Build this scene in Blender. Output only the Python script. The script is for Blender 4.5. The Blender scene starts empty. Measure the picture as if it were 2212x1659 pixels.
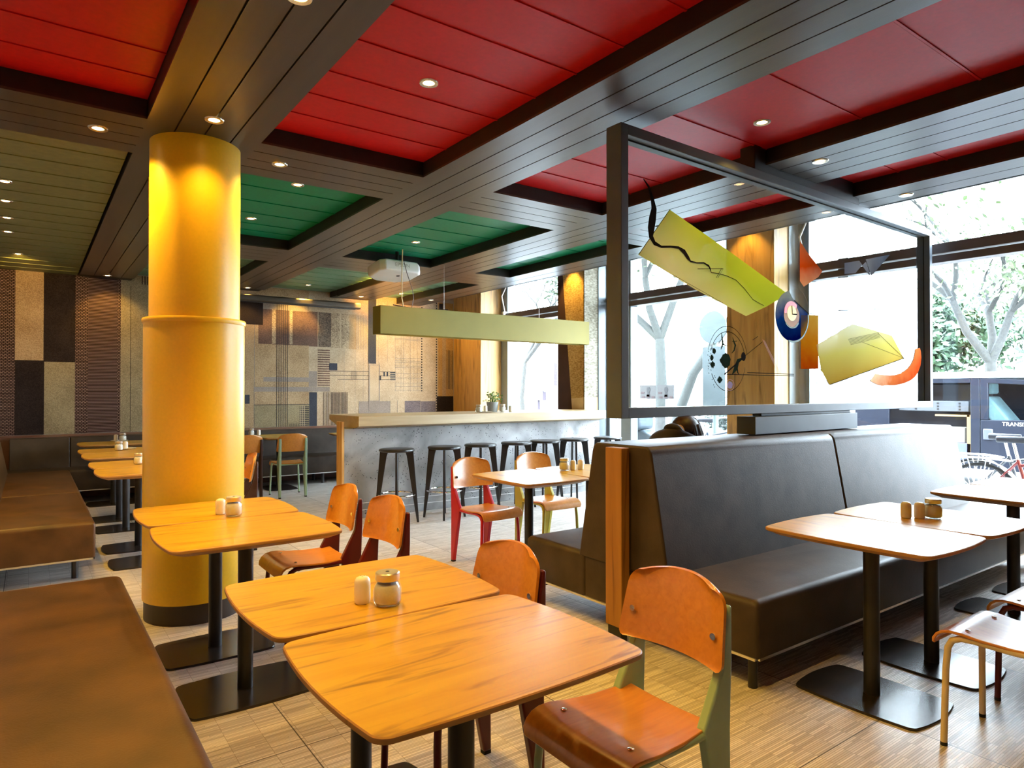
import bpy, math, random
from math import sin, cos, pi, radians as R
from mathutils import Vector, Matrix
random.seed(7)
SC = bpy.context.scene
COL = SC.collection

# ------------------------------------------------------------------ camera
cam_data = bpy.data.cameras.new('camera')
cam_data.sensor_width = 36.0
cam_data.lens = 1436.0 / 2212.0 * 36.0
cam_data.clip_start = 0.05
cam_data.clip_end = 300
cam = bpy.data.objects.new('camera', cam_data)
cam.location = (0, 0, 1.40)
cam.rotation_euler = (R(90) + 0.0096, 0, -0.62755)
COL.objects.link(cam)
SC.camera = cam

# ------------------------------------------------------------------ world, exposure
SC.view_settings.view_transform = 'Standard'
SC.view_settings.look = 'None'
SC.view_settings.exposure = 0.0
SC.view_settings.gamma = 1.0
SC.view_settings.use_curve_mapping = False
SKY = 40.0
world = bpy.data.worlds.new('overcast_sky')
SC.world = world
world.use_nodes = True
wn = world.node_tree.nodes
wl = world.node_tree.links
bg = wn['Background']
bg.inputs['Strength'].default_value = SKY
tc = wn.new('ShaderNodeTexCoord'); sep = wn.new('ShaderNodeSeparateXYZ'); rmp = wn.new('ShaderNodeValToRGB')
wl.new(tc.outputs['Generated'], sep.inputs[0]); wl.new(sep.outputs['Z'], rmp.inputs[0])
rmp.color_ramp.elements[0].position = 0.0; rmp.color_ramp.elements[0].color = (0.76, 0.89, 1.0, 1)
rmp.color_ramp.elements[1].position = 0.8; rmp.color_ramp.elements[1].color = (0.70, 0.86, 1.0, 1)
wl.new(rmp.outputs[0], bg.inputs['Color'])
SC.cycles.max_bounces = 8
SC.cycles.diffuse_bounces = 5
SC.cycles.transparent_max_bounces = 16
SC.cycles.sample_clamp_indirect = 12.0
SC.cycles.caustics_reflective = False
SC.cycles.caustics_refractive = False

WARM = (1.0, 0.60, 0.11)
PW = 1.55            # overall power of the ceiling spotlights

# portals: they only tell the renderer where the sky comes in
def portal(name, x, y0, y1, z0, z1):
    ld = bpy.data.lights.new(name, 'AREA'); ld.shape = 'RECTANGLE'
    ld.size = z1 - z0; ld.size_y = y1 - y0
    ld.cycles.is_portal = True
    o = bpy.data.objects.new(name, ld); COL.objects.link(o)
    o.location = (x, (y0 + y1) / 2, (z0 + z1) / 2)
    o.rotation_euler = (0, R(-90), 0)
for i, (a, b) in enumerate(((7.72, 9.96), (4.77, 7.21), (1.50, 4.16))):
    portal('window_portal', 7.22, a, b, 0.3, 3.36)

# ------------------------------------------------------------------ materials
MATS = {}
def _new(name):
    m = bpy.data.materials.new(name); m.use_nodes = True
    nt = m.node_tree
    return m, nt.nodes, nt.links, nt.nodes['Principled BSDF']
def lin(c):
    return tuple(((v / 255.0) / 12.92 if v <= 10 else (((v / 255.0) + 0.055) / 1.055) ** 2.4) for v in c)
def mat(name, col, rough=0.5, metal=0.0, var=0.12, scale=6.0, bump=0.0, bscale=60.0, spec=0.5, coat=0.0, emit=0.0, ecol=None, alpha=1.0, stretch=(1, 1, 1)):
    if name in MATS: return MATS[name]
    m, n, l, p = _new(name)
    p.inputs['Roughness'].default_value = rough
    p.inputs['Metallic'].default_value = metal
    p.inputs['Specular IOR Level'].default_value = spec
    p.inputs['Coat Weight'].default_value = coat
    p.inputs['Alpha'].default_value = alpha
    t = n.new('ShaderNodeTexCoord'); mp = n.new('ShaderNodeMapping'); mp.inputs['Scale'].default_value = stretch
    l.new(t.outputs['Object'], mp.inputs['Vector'])
    nz = n.new('ShaderNodeTexNoise'); nz.inputs['Scale'].default_value = scale; nz.inputs['Detail'].default_value = 6
    l.new(mp.outputs[0], nz.inputs['Vector'])
    cr = n.new('ShaderNodeValToRGB')
    cr.color_ramp.elements[0].position = 0.3; cr.color_ramp.elements[1].position = 0.7
    cr.color_ramp.elements[0].color = tuple(max(0, v * (1 - var)) for v in col) + (1,)
    cr.color_ramp.elements[1].color = tuple(min(1, v * (1 + var)) for v in col) + (1,)
    l.new(nz.outputs['Fac'], cr.inputs[0]); l.new(cr.outputs[0], p.inputs['Base Color'])
    if bump:
        nb = n.new('ShaderNodeTexNoise'); nb.inputs['Scale'].default_value = bscale; nb.inputs['Detail'].default_value = 4
        l.new(mp.outputs[0], nb.inputs['Vector'])
        b = n.new('ShaderNodeBump'); b.inputs['Strength'].default_value = bump; b.inputs['Distance'].default_value = 0.01
        l.new(nb.outputs['Fac'], b.inputs['Height']); l.new(b.outputs[0], p.inputs['Normal'])
    if emit:
        p.inputs['Emission Color'].default_value = (ecol or col) + (1,)
        p.inputs['Emission Strength'].default_value = emit
    MATS[name] = m
    return m
def wood(name, c1, c2, dark, stretch=(1.2, 12, 12), rough=0.35, spec=0.5, streak=0.5, rnd=True, kscale=1.0, coat=0.0):
    if name in MATS: return MATS[name]
    m, n, l, p = _new(name)
    p.inputs['Roughness'].default_value = rough; p.inputs['Specular IOR Level'].default_value = spec
    p.inputs['Coat Weight'].default_value = coat; p.inputs['Coat Roughness'].default_value = 0.12
    t = n.new('ShaderNodeTexCoord'); mp = n.new('ShaderNodeMapping'); mp.inputs['Scale'].default_value = stretch
    add = n.new('ShaderNodeVectorMath'); add.operation = 'ADD'
    oi = n.new('ShaderNodeObjectInfo'); mul = n.new('ShaderNodeMath'); mul.operation = 'MULTIPLY'; mul.inputs[1].default_value = 37.0 if rnd else 0.0
    l.new(oi.outputs['Random'], mul.inputs[0]); l.new(t.outputs['Object'], add.inputs[0]); l.new(mul.outputs[0], add.inputs[1])
    l.new(add.outputs[0], mp.inputs['Vector'])
    n1 = n.new('ShaderNodeTexNoise'); n1.inputs['Scale'].default_value = 1.6; n1.inputs['Detail'].default_value = 8; n1.inputs['Distortion'].default_value = 0.6
    n2 = n.new('ShaderNodeTexNoise'); n2.inputs['Scale'].default_value = 1.1 * kscale; n2.inputs['Detail'].default_value = 5; n2.inputs['Distortion'].default_value = 1.5
    l.new(mp.outputs[0], n1.inputs['Vector']); l.new(mp.outputs[0], n2.inputs['Vector'])
    r1 = n.new('ShaderNodeValToRGB'); r1.color_ramp.elements[0].position = 0.3; r1.color_ramp.elements[1].position = 0.7
    r1.color_ramp.elements[0].color = c1 + (1,); r1.color_ramp.elements[1].color = c2 + (1,)
    l.new(n1.outputs['Fac'], r1.inputs[0])
    r2 = n.new('ShaderNodeValToRGB'); r2.color_ramp.elements[0].position = 0.54; r2.color_ramp.elements[1].position = 0.70
    r2.color_ramp.elements[0].color = (0, 0, 0, 1); r2.color_ramp.elements[1].color = (streak,) * 3 + (1,)
    l.new(n2.outputs['Fac'], r2.inputs[0])
    mx = n.new('ShaderNodeMixRGB'); mx.inputs[2].default_value = dark + (1,)
    l.new(r2.outputs[0], mx.inputs[0]); l.new(r1.outputs[0], mx.inputs[1]); l.new(mx.outputs[0], p.inputs['Base Color'])
    b = n.new('ShaderNodeBump'); b.inputs['Strength'].default_value = 0.05; b.inputs['Distance'].default_value = 0.004
    l.new(n1.outputs['Fac'], b.inputs['Height']); l.new(b.outputs[0], p.inputs['Normal'])
    MATS[name] = m
    return m
def weave(name, c1, c2, fx=90, fz=120, amt=0.5, rough=0.95):
    """woven cloth: crossed fine threads, plus loose noise"""
    if name in MATS: return MATS[name]
    m, n, l, p = _new(name)
    p.inputs['Roughness'].default_value = rough; p.inputs['Specular IOR Level'].default_value = 0.1
    t = n.new('ShaderNodeTexCoord')
    mp = n.new('ShaderNodeMapping'); mp.inputs['Scale'].default_value = (fx, fx, fz)
    l.new(t.outputs['Object'], mp.inputs['Vector'])
    nz = n.new('ShaderNodeTexNoise'); nz.inputs['Scale'].default_value = 1.0; nz.inputs['Detail'].default_value = 2
    l.new(mp.outputs[0], nz.inputs['Vector'])
    n2 = n.new('ShaderNodeTexNoise'); n2.inputs['Scale'].default_value = 3.0; n2.inputs['Detail'].default_value = 4
    l.new(t.outputs['Object'], n2.inputs['Vector'])
    ad = n.new('ShaderNodeMath'); ad.operation = 'MULTIPLY_ADD'; ad.inputs[1].default_value = 0.35; 
    l.new(n2.outputs['Fac'], ad.inputs[0]); 
    sc = n.new('ShaderNodeMath'); sc.operation = 'MULTIPLY'; sc.inputs[1].default_value = 0.65
    l.new(nz.outputs['Fac'], sc.inputs[0]); l.new(sc.outputs[0], ad.inputs[2])
    cr = n.new('ShaderNodeValToRGB'); cr.color_ramp.elements[0].position = 0.5 - amt * 0.3; cr.color_ramp.elements[1].position = 0.5 + amt * 0.3
    cr.color_ramp.elements[0].color = c1 + (1,); cr.color_ramp.elements[1].color = c2 + (1,)
    l.new(ad.outputs[0], cr.inputs[0]); l.new(cr.outputs[0], p.inputs['Base Color'])
    MATS[name] = m
    return m
def brickmat(name, c1, c2, cm, w, h, mortar=0.001, offset=0.5, freq=2, rough=0.6, plane='XZ', rot=0.0, spec=0.2, smooth=0.1, var=0.0):
    if name in MATS: return MATS[name]
    m, n, l, p = _new(name)
    p.inputs['Roughness'].default_value = rough; p.inputs['Specular IOR Level'].default_value = spec
    t = n.new('ShaderNodeTexCoord'); s = n.new('ShaderNodeSeparateXYZ'); c = n.new('ShaderNodeCombineXYZ')
    l.new(t.outputs['Object'], s.inputs[0])
    l.new(s.outputs[plane[0]], c.inputs['X']); l.new(s.outputs[plane[1]], c.inputs['Y'])
    mp = n.new('ShaderNodeMapping'); mp.inputs['Rotation'].default_value = (0, 0, rot)
    l.new(c.outputs[0], mp.inputs['Vector'])
    b = n.new('ShaderNodeTexBrick'); b.offset = offset; b.offset_frequency = freq; b.squash = 1.0
    b.inputs['Scale'].default_value = 1.0
    b.inputs['Brick Width'].default_value = w; b.inputs['Row Height'].default_value = h
    b.inputs['Mortar Size'].default_value = mortar; b.inputs['Mortar Smooth'].default_value = smooth
    b.inputs['Color1'].default_value = c1 + (1,); b.inputs['Color2'].default_value = c2 + (1,); b.inputs['Mortar'].default_value = cm + (1,)
    l.new(mp.outputs[0], b.inputs['Vector'])
    l.new(b.outputs['Color'], p.inputs['Base Color'])
    MATS[name] = m
    return m
def glassmat(name, tint=(1, 1, 1), refl=1.0, rough=0.0, haze=0.0):
    if name in MATS: return MATS[name]
    m, n, l, p = _new(name)
    n.remove(p)
    out = n['Material Output']
    tr = n.new('ShaderNodeBsdfTransparent'); tr.inputs[0].default_value = tint + (1,)
    gl = n.new('ShaderNodeBsdfGlossy'); gl.inputs['Roughness'].default_value = rough
    lw = n.new('ShaderNodeLayerWeight'); lw.inputs['Blend'].default_value = 0.5
    p5 = n.new('ShaderNodeMath'); p5.operation = 'POWER'; p5.inputs[1].default_value = 5.0; l.new(lw.outputs['Facing'], p5.inputs[0])
    mu = n.new('ShaderNodeMath'); mu.operation = 'MULTIPLY_ADD'; mu.inputs[1].default_value = 0.9 * refl; mu.inputs[2].default_value = 0.035 * refl
    l.new(p5.outputs[0], mu.inputs[0])
    mx = n.new('ShaderNodeMixShader')
    l.new(mu.outputs[0], mx.inputs[0]); l.new(tr.outputs[0], mx.inputs[1]); l.new(gl.outputs[0], mx.inputs[2])
    l.new(mx.outputs[0], out.inputs[0])
    MATS[name] = m
    return m
def paintmat(name, c1, c2, a1=0.5, a2=0.9, vec=(0, 0, 1), lo=0.0, hi=1.0, noise=0.25, nscale=6.0, c3=None, a3=None):
    """translucent glass paint: lets tinted light through, denser from a1 to a2 along vec (object space)"""
    if name in MATS: return MATS[name]
    m, n, l, p = _new(name)
    n.remove(p); out = n['Material Output']
    t = n.new('ShaderNodeTexCoord'); d = n.new('ShaderNodeVectorMath'); d.operation = 'DOT_PRODUCT'; d.inputs[1].default_value = vec
    l.new(t.outputs['Object'], d.inputs[0])
    mr = n.new('ShaderNodeMapRange'); mr.inputs['From Min'].default_value = lo; mr.inputs['From Max'].default_value = hi
    l.new(d.outputs['Value'], mr.inputs['Value'])
    nz = n.new('ShaderNodeTexNoise'); nz.inputs['Scale'].default_value = nscale; nz.inputs['Detail'].default_value = 6
    l.new(t.outputs['Object'], nz.inputs['Vector'])
    su = n.new('ShaderNodeMath'); su.operation = 'SUBTRACT'; su.inputs[1].default_value = 0.5; l.new(nz.outputs['Fac'], su.inputs[0])
    ma = n.new('ShaderNodeMath'); ma.operation = 'MULTIPLY_ADD'; ma.inputs[1].default_value = noise * 2
    l.new(su.outputs[0], ma.inputs[0]); l.new(mr.outputs[0], ma.inputs[2])
    cr = n.new('ShaderNodeValToRGB'); ar = n.new('ShaderNodeValToRGB')
    cr.color_ramp.elements[0].color = c1 + (1,); cr.color_ramp.elements[1].color = c2 + (1,)
    ar.color_ramp.elements[0].color = (a1,) * 3 + (1,); ar.color_ramp.elements[1].color = (a2,) * 3 + (1,)
    if c3:
        e = cr.color_ramp.elements.new(0.5); e.color = c3 + (1,)
    if a3 is not None:
        e = ar.color_ramp.elements.new(0.5); e.color = (a3,) * 3 + (1,)
    l.new(ma.outputs[0], cr.inputs[0]); l.new(ma.outputs[0], ar.inputs[0])
    tint = n.new('ShaderNodeBsdfTransparent'); clear = n.new('ShaderNodeBsdfTransparent')
    body = n.new('ShaderNodeBsdfDiffuse'); tl = n.new('ShaderNodeBsdfTranslucent')
    dk = n.new('ShaderNodeMixRGB'); dk.blend_type = 'MULTIPLY'; dk.inputs[0].default_value = 1.0; dk.inputs[2].default_value = (0.35, 0.35, 0.35, 1); l.new(cr.outputs[0], dk.inputs[1]); l.new(dk.outputs[0], tint.inputs[0])
    for s in (body, tl): l.new(cr.outputs[0], s.inputs[0])
    m1 = n.new('ShaderNodeMixShader'); m1.inputs[0].default_value = 0.5; l.new(body.outputs[0], m1.inputs[1]); l.new(tl.outputs[0], m1.inputs[2])
    m2 = n.new('ShaderNodeMixShader'); m2.inputs[0].default_value = 0.96; l.new(tint.outputs[0], m2.inputs[1]); l.new(m1.outputs[0], m2.inputs[2])
    m3 = n.new('ShaderNodeMixShader'); l.new(ar.outputs[0], m3.inputs[0]); l.new(clear.outputs[0], m3.inputs[1]); l.new(m2.outputs[0], m3.inputs[2])
    l.new(m3.outputs[0], out.inputs[0])
    MATS[name] = m
    return m

# ------------------------------------------------------------------ mesh building
class MB:
    def __init__(s): s.v = []; s.f = []; s.m = []; s.cur = 0
    def add(s, vs, fs):
        b = len(s.v); s.v += [tuple(v) for v in vs]
        for f in fs: s.f.append([b + i for i in f]); s.m.append(s.cur)
        return s
    def box(s, x0, x1, y0, y1, z0, z1):
        return s.add([(x0, y0, z0), (x1, y0, z0), (x1, y1, z0), (x0, y1, z0), (x0, y0, z1), (x1, y0, z1), (x1, y1, z1), (x0, y1, z1)],
                     [(0, 3, 2, 1), (4, 5, 6, 7), (0, 1, 5, 4), (1, 2, 6, 5), (2, 3, 7, 6), (3, 0, 4, 7)])
    def prism(s, poly, a, b, axis='z'):
        """polygon (p,q) extruded from a to b; axis z: (x,y); y: (x,z); x: (y,z)"""
        n = len(poly)
        ar = sum(poly[i][0] * poly[(i + 1) % n][1] - poly[(i + 1) % n][0] * poly[i][1] for i in range(n))
        pl = list(poly) if ar > 0 else list(poly)[::-1]
        def P(p, t):
            return {'z': (p[0], p[1], t), 'y': (p[0], t, p[1]), 'x': (t, p[0], p[1])}[axis]
        vs = [P(p, a) for p in pl] + [P(p, b) for p in pl]
        fs = [list(range(n))[::-1], list(range(n, 2 * n))] + [(i, (i + 1) % n, n + (i + 1) % n, n + i) for i in range(n)]
        flip = (b < a) != (axis == 'y')
        if flip: fs = [list(f)[::-1] for f in fs]
        return s.add(vs, fs)
    def stack(s, rings, cap=True):
        """rings: list of equal-length loops of 3D points, counter-clockwise seen from the last ring"""
        n = len(rings[0]); vs = [p for r in rings for p in r]; fs = []
        for k in range(len(rings) - 1):
            for i in range(n):
                j = (i + 1) % n
                fs.append((k * n + i, k * n + j, (k + 1) * n + j, (k + 1) * n + i))
        if cap:
            fs.append(list(range(n))[::-1]); fs.append(list(range((len(rings) - 1) * n, len(rings) * n)))
        return s.add(vs, fs)
    def lathe(s, prof, n=24, c=(0, 0, 0), cap=True):
        return s.stack([[(c[0] + r * cos(2 * pi * i / n), c[1] + r * sin(2 * pi * i / n), c[2] + z) for i in range(n)] for r, z in prof], cap)
    def cyl(s, a, b, r0, r1=None, n=12):
        return s.tube([a, b], [r0, r0 if r1 is None else r1], n)
    def tube(s, pts, rad, n=10, flat=None):
        pts = [Vector(p) for p in pts]
        if not isinstance(rad, (list, tuple)): rad = [rad] * len(pts)
        rings = []; up = None
        for i, p in enumerate(pts):
            t = (pts[min(i + 1, len(pts) - 1)] - pts[max(i - 1, 0)]).normalized()
            if up is None:
                up = Vector((0, 0, 1)) if abs(t.z) < 0.9 else Vector((1, 0, 0))
            u = (up - t * up.dot(t)).normalized(); w = t.cross(u); up = u
            rings.append([p + (u * cos(2 * pi * k / n) + w * sin(2 * pi * k / n)) * rad[i] for k in range(n)])
        return s.stack(rings)
    def torus(s, c, Rr, r, n=32, m=8):
        vs = []; fs = []
        for i in range(n):
            a = 2 * pi * i / n
            for k in range(m):
                b = 2 * pi * k / m
                vs.append((c[0] + (Rr + r * cos(b)) * cos(a), c[1] + (Rr + r * cos(b)) * sin(a), c[2] + r * sin(b)))
        for i in range(n):
            for k in range(m):
                fs.append((i * m + k, ((i + 1) % n) * m + k, ((i + 1) % n) * m + (k + 1) % m, i * m + (k + 1) % m))
        return s.add(vs, fs)
    def sphere(s, c, rx, ry, rz, n=16, m=10):
        return s.stack([[(c[0] + rx * sin(pi * (k + .02) / (m + .04)) * cos(2 * pi * i / n), c[1] + ry * sin(pi * (k + .02) / (m + .04)) * sin(2 * pi * i / n), c[2] - rz * cos(pi * k / m)) for i in range(n)] for k in range(m + 1)])
    def build(s, name, mats, parent=None, bevel=0.0, seg=2, smooth=True, ang=35, loc=None):
        me = bpy.data.meshes.new(name); me.from_pydata(s.v, [], s.f)
        if not isinstance(mats, (list, tuple)): mats = [mats]
        for m in mats: me.materials.append(m)
        for p, mi in zip(me.polygons, s.m): p.material_index = mi; p.use_smooth = smooth
        me.update()
        if smooth: me.set_sharp_from_angle(angle=R(ang))
        o = bpy.data.objects.new(name, me); COL.objects.link(o)
        if parent: o.parent = parent
        if loc: o.location = loc
        if bevel:
            b = o.modifiers.new('bevel', 'BEVEL'); b.width = bevel; b.segments = seg; b.limit_method = 'ANGLE'; b.angle_limit = R(35); b.harden_normals = False
        return o
def tag(o, label, cat, group=None, kind=None):
    o['label'] = label; o['category'] = cat
    if group: o['group'] = group
    if kind: o['kind'] = kind
    return o
def thing(name, label, cat, loc=(0, 0, 0), rz=0.0, group=None):
    o = bpy.data.objects.new(name, None); COL.objects.link(o); o.empty_display_size = 0.1
    o.location = loc; o.rotation_euler = (0, 0, rz)
    return tag(o, label, cat, group)
def struct(name, mb, mats, bevel=0.0, parent=None, smooth=True, label=None):
    o = mb.build(name, mats, parent, bevel, smooth=smooth)
    if not parent: o['kind'] = 'structure'
    if label: o['label'] = label
    return o
KIDS = {}
def kids(o):
    return [c for c in COL.objects if c.parent == o]
def dup(o, loc=None, rz=None, label=None, group=None, parent=None, swap=None):
    c = o.copy(); COL.objects.link(c)
    if parent: c.parent = parent
    if loc is not None: c.location = loc
    if rz is not None: c.rotation_euler = (0, 0, rz)
    if label: c['label'] = label
    if group: c['group'] = group
    if swap and c.type == 'MESH':
        for a, b in swap:
            for i, ms in enumerate(c.material_slots):
                if ms.material == a:
                    ms.link = 'OBJECT'; ms.material = b
    for k in kids(o): dup(k, parent=c, swap=swap)
    return c

# ------------------------------------------------------------------ shared materials
M_beam = mat('dark_stained_boards', (0.052, 0.038, 0.029), rough=0.34, var=0.15, scale=3, stretch=(6, 0.6, 6), bump=0.03, bscale=30)
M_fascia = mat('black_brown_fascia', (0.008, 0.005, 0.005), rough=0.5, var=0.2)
M_groove = mat('black_gap', (0.004, 0.003, 0.003), rough=0.9)
M_red = mat('red_panel', (0.50, 0.005, 0.008), spec=0.22, rough=0.45, var=0.08, scale=40, bump=0.02, bscale=200)
M_green = mat('green_panel', (0.003, 0.20, 0.092), spec=0.2, rough=0.42, var=0.08, scale=30, bump=0.02, bscale=200)
M_olive = mat('olive_panel', (0.16, 0.16, 0.055), rough=0.5, var=0.12, scale=20)
M_green_lit = mat('lit_green_panel', (0.13, 0.27, 0.16), rough=0.45, var=0.08, scale=20)  # the green panel again, its lit look put into the colour
M_plaster = mat('warm_grey_plaster', (0.40, 0.34, 0.27), rough=0.9, var=0.06)
M_yellow = mat('yellow_paint', (0.86, 0.52, 0.015), rough=0.38, var=0.03, scale=60, bump=0.015, bscale=250)
M_plinth = mat('dark_brown_plinth', (0.035, 0.022, 0.016), rough=0.5)
M_table = wood('oak_laminate', (0.56, 0.285, 0.013), (0.65, 0.375, 0.024), (0.20, 0.085, 0.012), stretch=(1.8, 15, 15), rough=0.30, streak=0.75)
M_edge = wood('oak_edge', (0.42, 0.20, 0.05), (0.50, 0.25, 0.07), (0.2, 0.1, 0.02), rough=0.4)
M_ply = wood('orange_plywood', (0.56, 0.20, 0.024), (0.66, 0.26, 0.036), (0.45, 0.14, 0.015), stretch=(30, 2.5, 30), rough=0.28, streak=0.3, coat=0.35)
M_oak = wood('oak_boards', (0.54, 0.28, 0.07), (0.66, 0.38, 0.11), (0.20, 0.10, 0.03), stretch=(9, 9, 0.9), rough=0.5, streak=0.8)
M_counter = wood('pale_counter_wood', (0.42, 0.30, 0.155), (0.50, 0.37, 0.20), (0.34, 0.24, 0.11), stretch=(0.8, 10, 10), rough=0.35, streak=0.3)
M_steel = mat('dark_steel', (0.030, 0.028, 0.030), rough=0.38, metal=0.3, var=0.2)
M_base = mat('dark_steel_plate', (0.055, 0.045, 0.042), rough=0.24, metal=0.55, var=0.3, scale=4)
M_leather_warm = mat('warm_lit_leather', (0.085, 0.038, 0.011), rough=0.42, var=0.35, scale=5, bump=0.10, bscale=120, spec=0.3)  # brown leather with the warm spotlight tint painted into its colour
M_leather_day = mat('daylit_leather', (0.050, 0.034, 0.024), rough=0.50, var=0.3, scale=5, bump=0.10, bscale=120, spec=0.24)  # same leather, its more neutral daylit tone painted in
M_trim = mat('aluminium_strip', (0.75, 0.74, 0.72), rough=0.3, metal=0.9)
M_chrome = mat('chrome', (0.85, 0.85, 0.86), rough=0.12, metal=1.0, var=0.02)
M_black = mat('black_metal', (0.012, 0.010, 0.010), rough=0.32, var=0.2)
M_wine = mat('wine_red_metal', (0.10, 0.004, 0.008), rough=0.32)
M_redm = mat('bright_red_metal', (0.45, 0.008, 0.018), rough=0.3)
M_mint = mat('mint_green_metal', (0.36, 0.52, 0.36), rough=0.35)
M_lime = mat('olive_yellow_metal', (0.42, 0.38, 0.05), rough=0.35)
M_cream = mat('cream_metal', (0.70, 0.56, 0.34), rough=0.35)
M_brownm = mat('dark_brown_metal', (0.040, 0.014, 0.010), rough=0.35)
M_ceramic = mat('white_ceramic', (0.82, 0.76, 0.64), rough=0.2, var=0.03)
M_sugar = mat('sugar', (0.88, 0.84, 0.78), rough=0.9, var=0.05, scale=200)
M_jar = glassmat('jar_glass', (0.96, 0.97, 0.96), refl=1.0)
M_pane = glassmat('window_glass', (0.97, 0.985, 0.99), refl=0.7)
M_art = glassmat('partition_glass', (0.95, 0.975, 0.965), refl=0.8)
M_frame = mat('grey_blue_steel_frame', (0.105, 0.125, 0.150), rough=0.5, spec=0.25, metal=0.0, var=0.06)
M_wframe = mat('grey_aluminium_window', (0.20, 0.23, 0.26), rough=0.4, metal=0.2, var=0.05)
M_wbrown = mat('brown_window_bar', (0.10, 0.062, 0.050), rough=0.4, var=0.08)
M_ring = mat('spotlight_ring', (0.85, 0.78, 0.66), rough=0.25, metal=0.8)
M_bulb = mat('lit_bulb', (1.0, 0.78, 0.42), emit=22.0, ecol=(1.0, 0.66, 0.28))
M_white = mat('white_plastic', (0.78, 0.76, 0.70), rough=0.35, var=0.02)
M_rubber = mat('black_rubber', (0.01, 0.01, 0.01), rough=0.8)

# ------------------------------------------------------------------ floor
def floor_mat():
    m, n, l, p = _new('striped_parquet')
    p.inputs['Roughness'].default_value = 0.36; p.inputs['Specular IOR Level'].default_value = 0.45
    t = n.new('ShaderNodeTexCoord'); mp = n.new('ShaderNodeMapping'); l.new(t.outputs['Object'], mp.inputs['Vector'])
    b = n.new('ShaderNodeTexBrick'); b.offset = 0.37; b.offset_frequency = 11
    b.inputs['Scale'].default_value = 1.0; b.inputs['Brick Width'].default_value = 0.129; b.inputs['Row Height'].default_value = 0.0088
    b.inputs['Mortar Size'].default_value = 0.0009; b.inputs['Mortar Smooth'].default_value = 0.3; b.inputs['Bias'].default_value = -0.1
    b.inputs['Color1'].default_value = (0.80, 0.745, 0.69, 1); b.inputs['Color2'].default_value = (0.42, 0.37, 0.325, 1); b.inputs['Mortar'].default_value = (0.26, 0.195, 0.145, 1)
    l.new(mp.outputs[0], b.inputs['Vector'])
    j = n.new('ShaderNodeTexBrick'); j.offset = 0.0
    mp2 = n.new('ShaderNodeMapping'); mp2.inputs['Location'].default_value = (-0.89 + 1.03 * 4, -1.38 + 1.23 * 4, 0)
    l.new(t.outputs['Object'], mp2.inputs['Vector'])
    j.inputs['Scale'].default_value = 1.0; j.inputs['Brick Width'].default_value = 1.03; j.inputs['Row Height'].default_value = 1.23; j.inputs['Mortar Size'].default_value = 0.0025; j.inputs['Mortar Smooth'].default_value = 0.0
    j.inputs['Color1'].default_value = (1, 1, 1, 1); j.inputs['Color2'].default_value = (0.88, 0.88, 0.88, 1); j.inputs['Mortar'].default_value = (0.12, 0.10, 0.09, 1)
    l.new(mp2.outputs[0], j.inputs['Vector'])
    mx = n.new('ShaderNodeMixRGB'); mx.blend_type = 'MULTIPLY'; mx.inputs[0].default_value = 1.0
    l.new(b.outputs['Color'], mx.inputs[1]); l.new(j.outputs['Color'], mx.inputs[2]); l.new(mx.outputs[0], p.inputs['Base Color'])
    nz = n.new('ShaderNodeTexNoise'); nz.inputs['Scale'].default_value = 5
    l.new(t.outputs['Object'], nz.inputs['Vector'])
    mr = n.new('ShaderNodeMapRange'); mr.inputs['To Min'].default_value = 0.28; mr.inputs['To Max'].default_value = 0.46
    l.new(nz.outputs['Fac'], mr.inputs['Value']); l.new(mr.outputs[0], p.inputs['Roughness'])
    bp = n.new('ShaderNodeBump'); bp.inputs['Strength'].default_value = 0.15; bp.inputs['Distance'].default_value = 0.002
    l.new(b.outputs['Fac'], bp.inputs['Height']); bp.invert = True; l.new(bp.outputs[0], p.inputs['Normal'])
    return m
mb = MB(); mb.box(-0.75, 7.3, -2.6, 11.0, -0.12, 0.0)
struct('floor', mb, floor_mat())

# ------------------------------------------------------------------ walls
YB = 10.9
mb = MB(); mb.box(-0.75, 7.3, YB, YB + 0.1, 0, 3.5); struct('wall_back', mb, M_plaster)
mb = MB(); mb.box(-0.75, -0.65, -2.6, YB, 0, 3.5); struct('wall_left', mb, M_plaster)
mb = MB(); mb.box(-0.65, 7.3, -2.6, -2.5, 0, 3.5); struct('wall_front', mb, M_plaster)
# low sill wall and lintel along the windows
mb = MB()
mb.box(7.05, 7.25, -2.5, 1.12, 0, 3.5)  # unseen solid stretch, closed to keep daylight off the booth back
for a, b in ((7.72, 9.96), (4.77, 7.21), (1.50, 4.16)):
    mb.box(7.05, 7.25, a, b, 0, 0.30); mb.box(7.05, 7.25, a, b, 3.36, 3.5)
struct('wall_right', mb, M_wframe)

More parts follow.
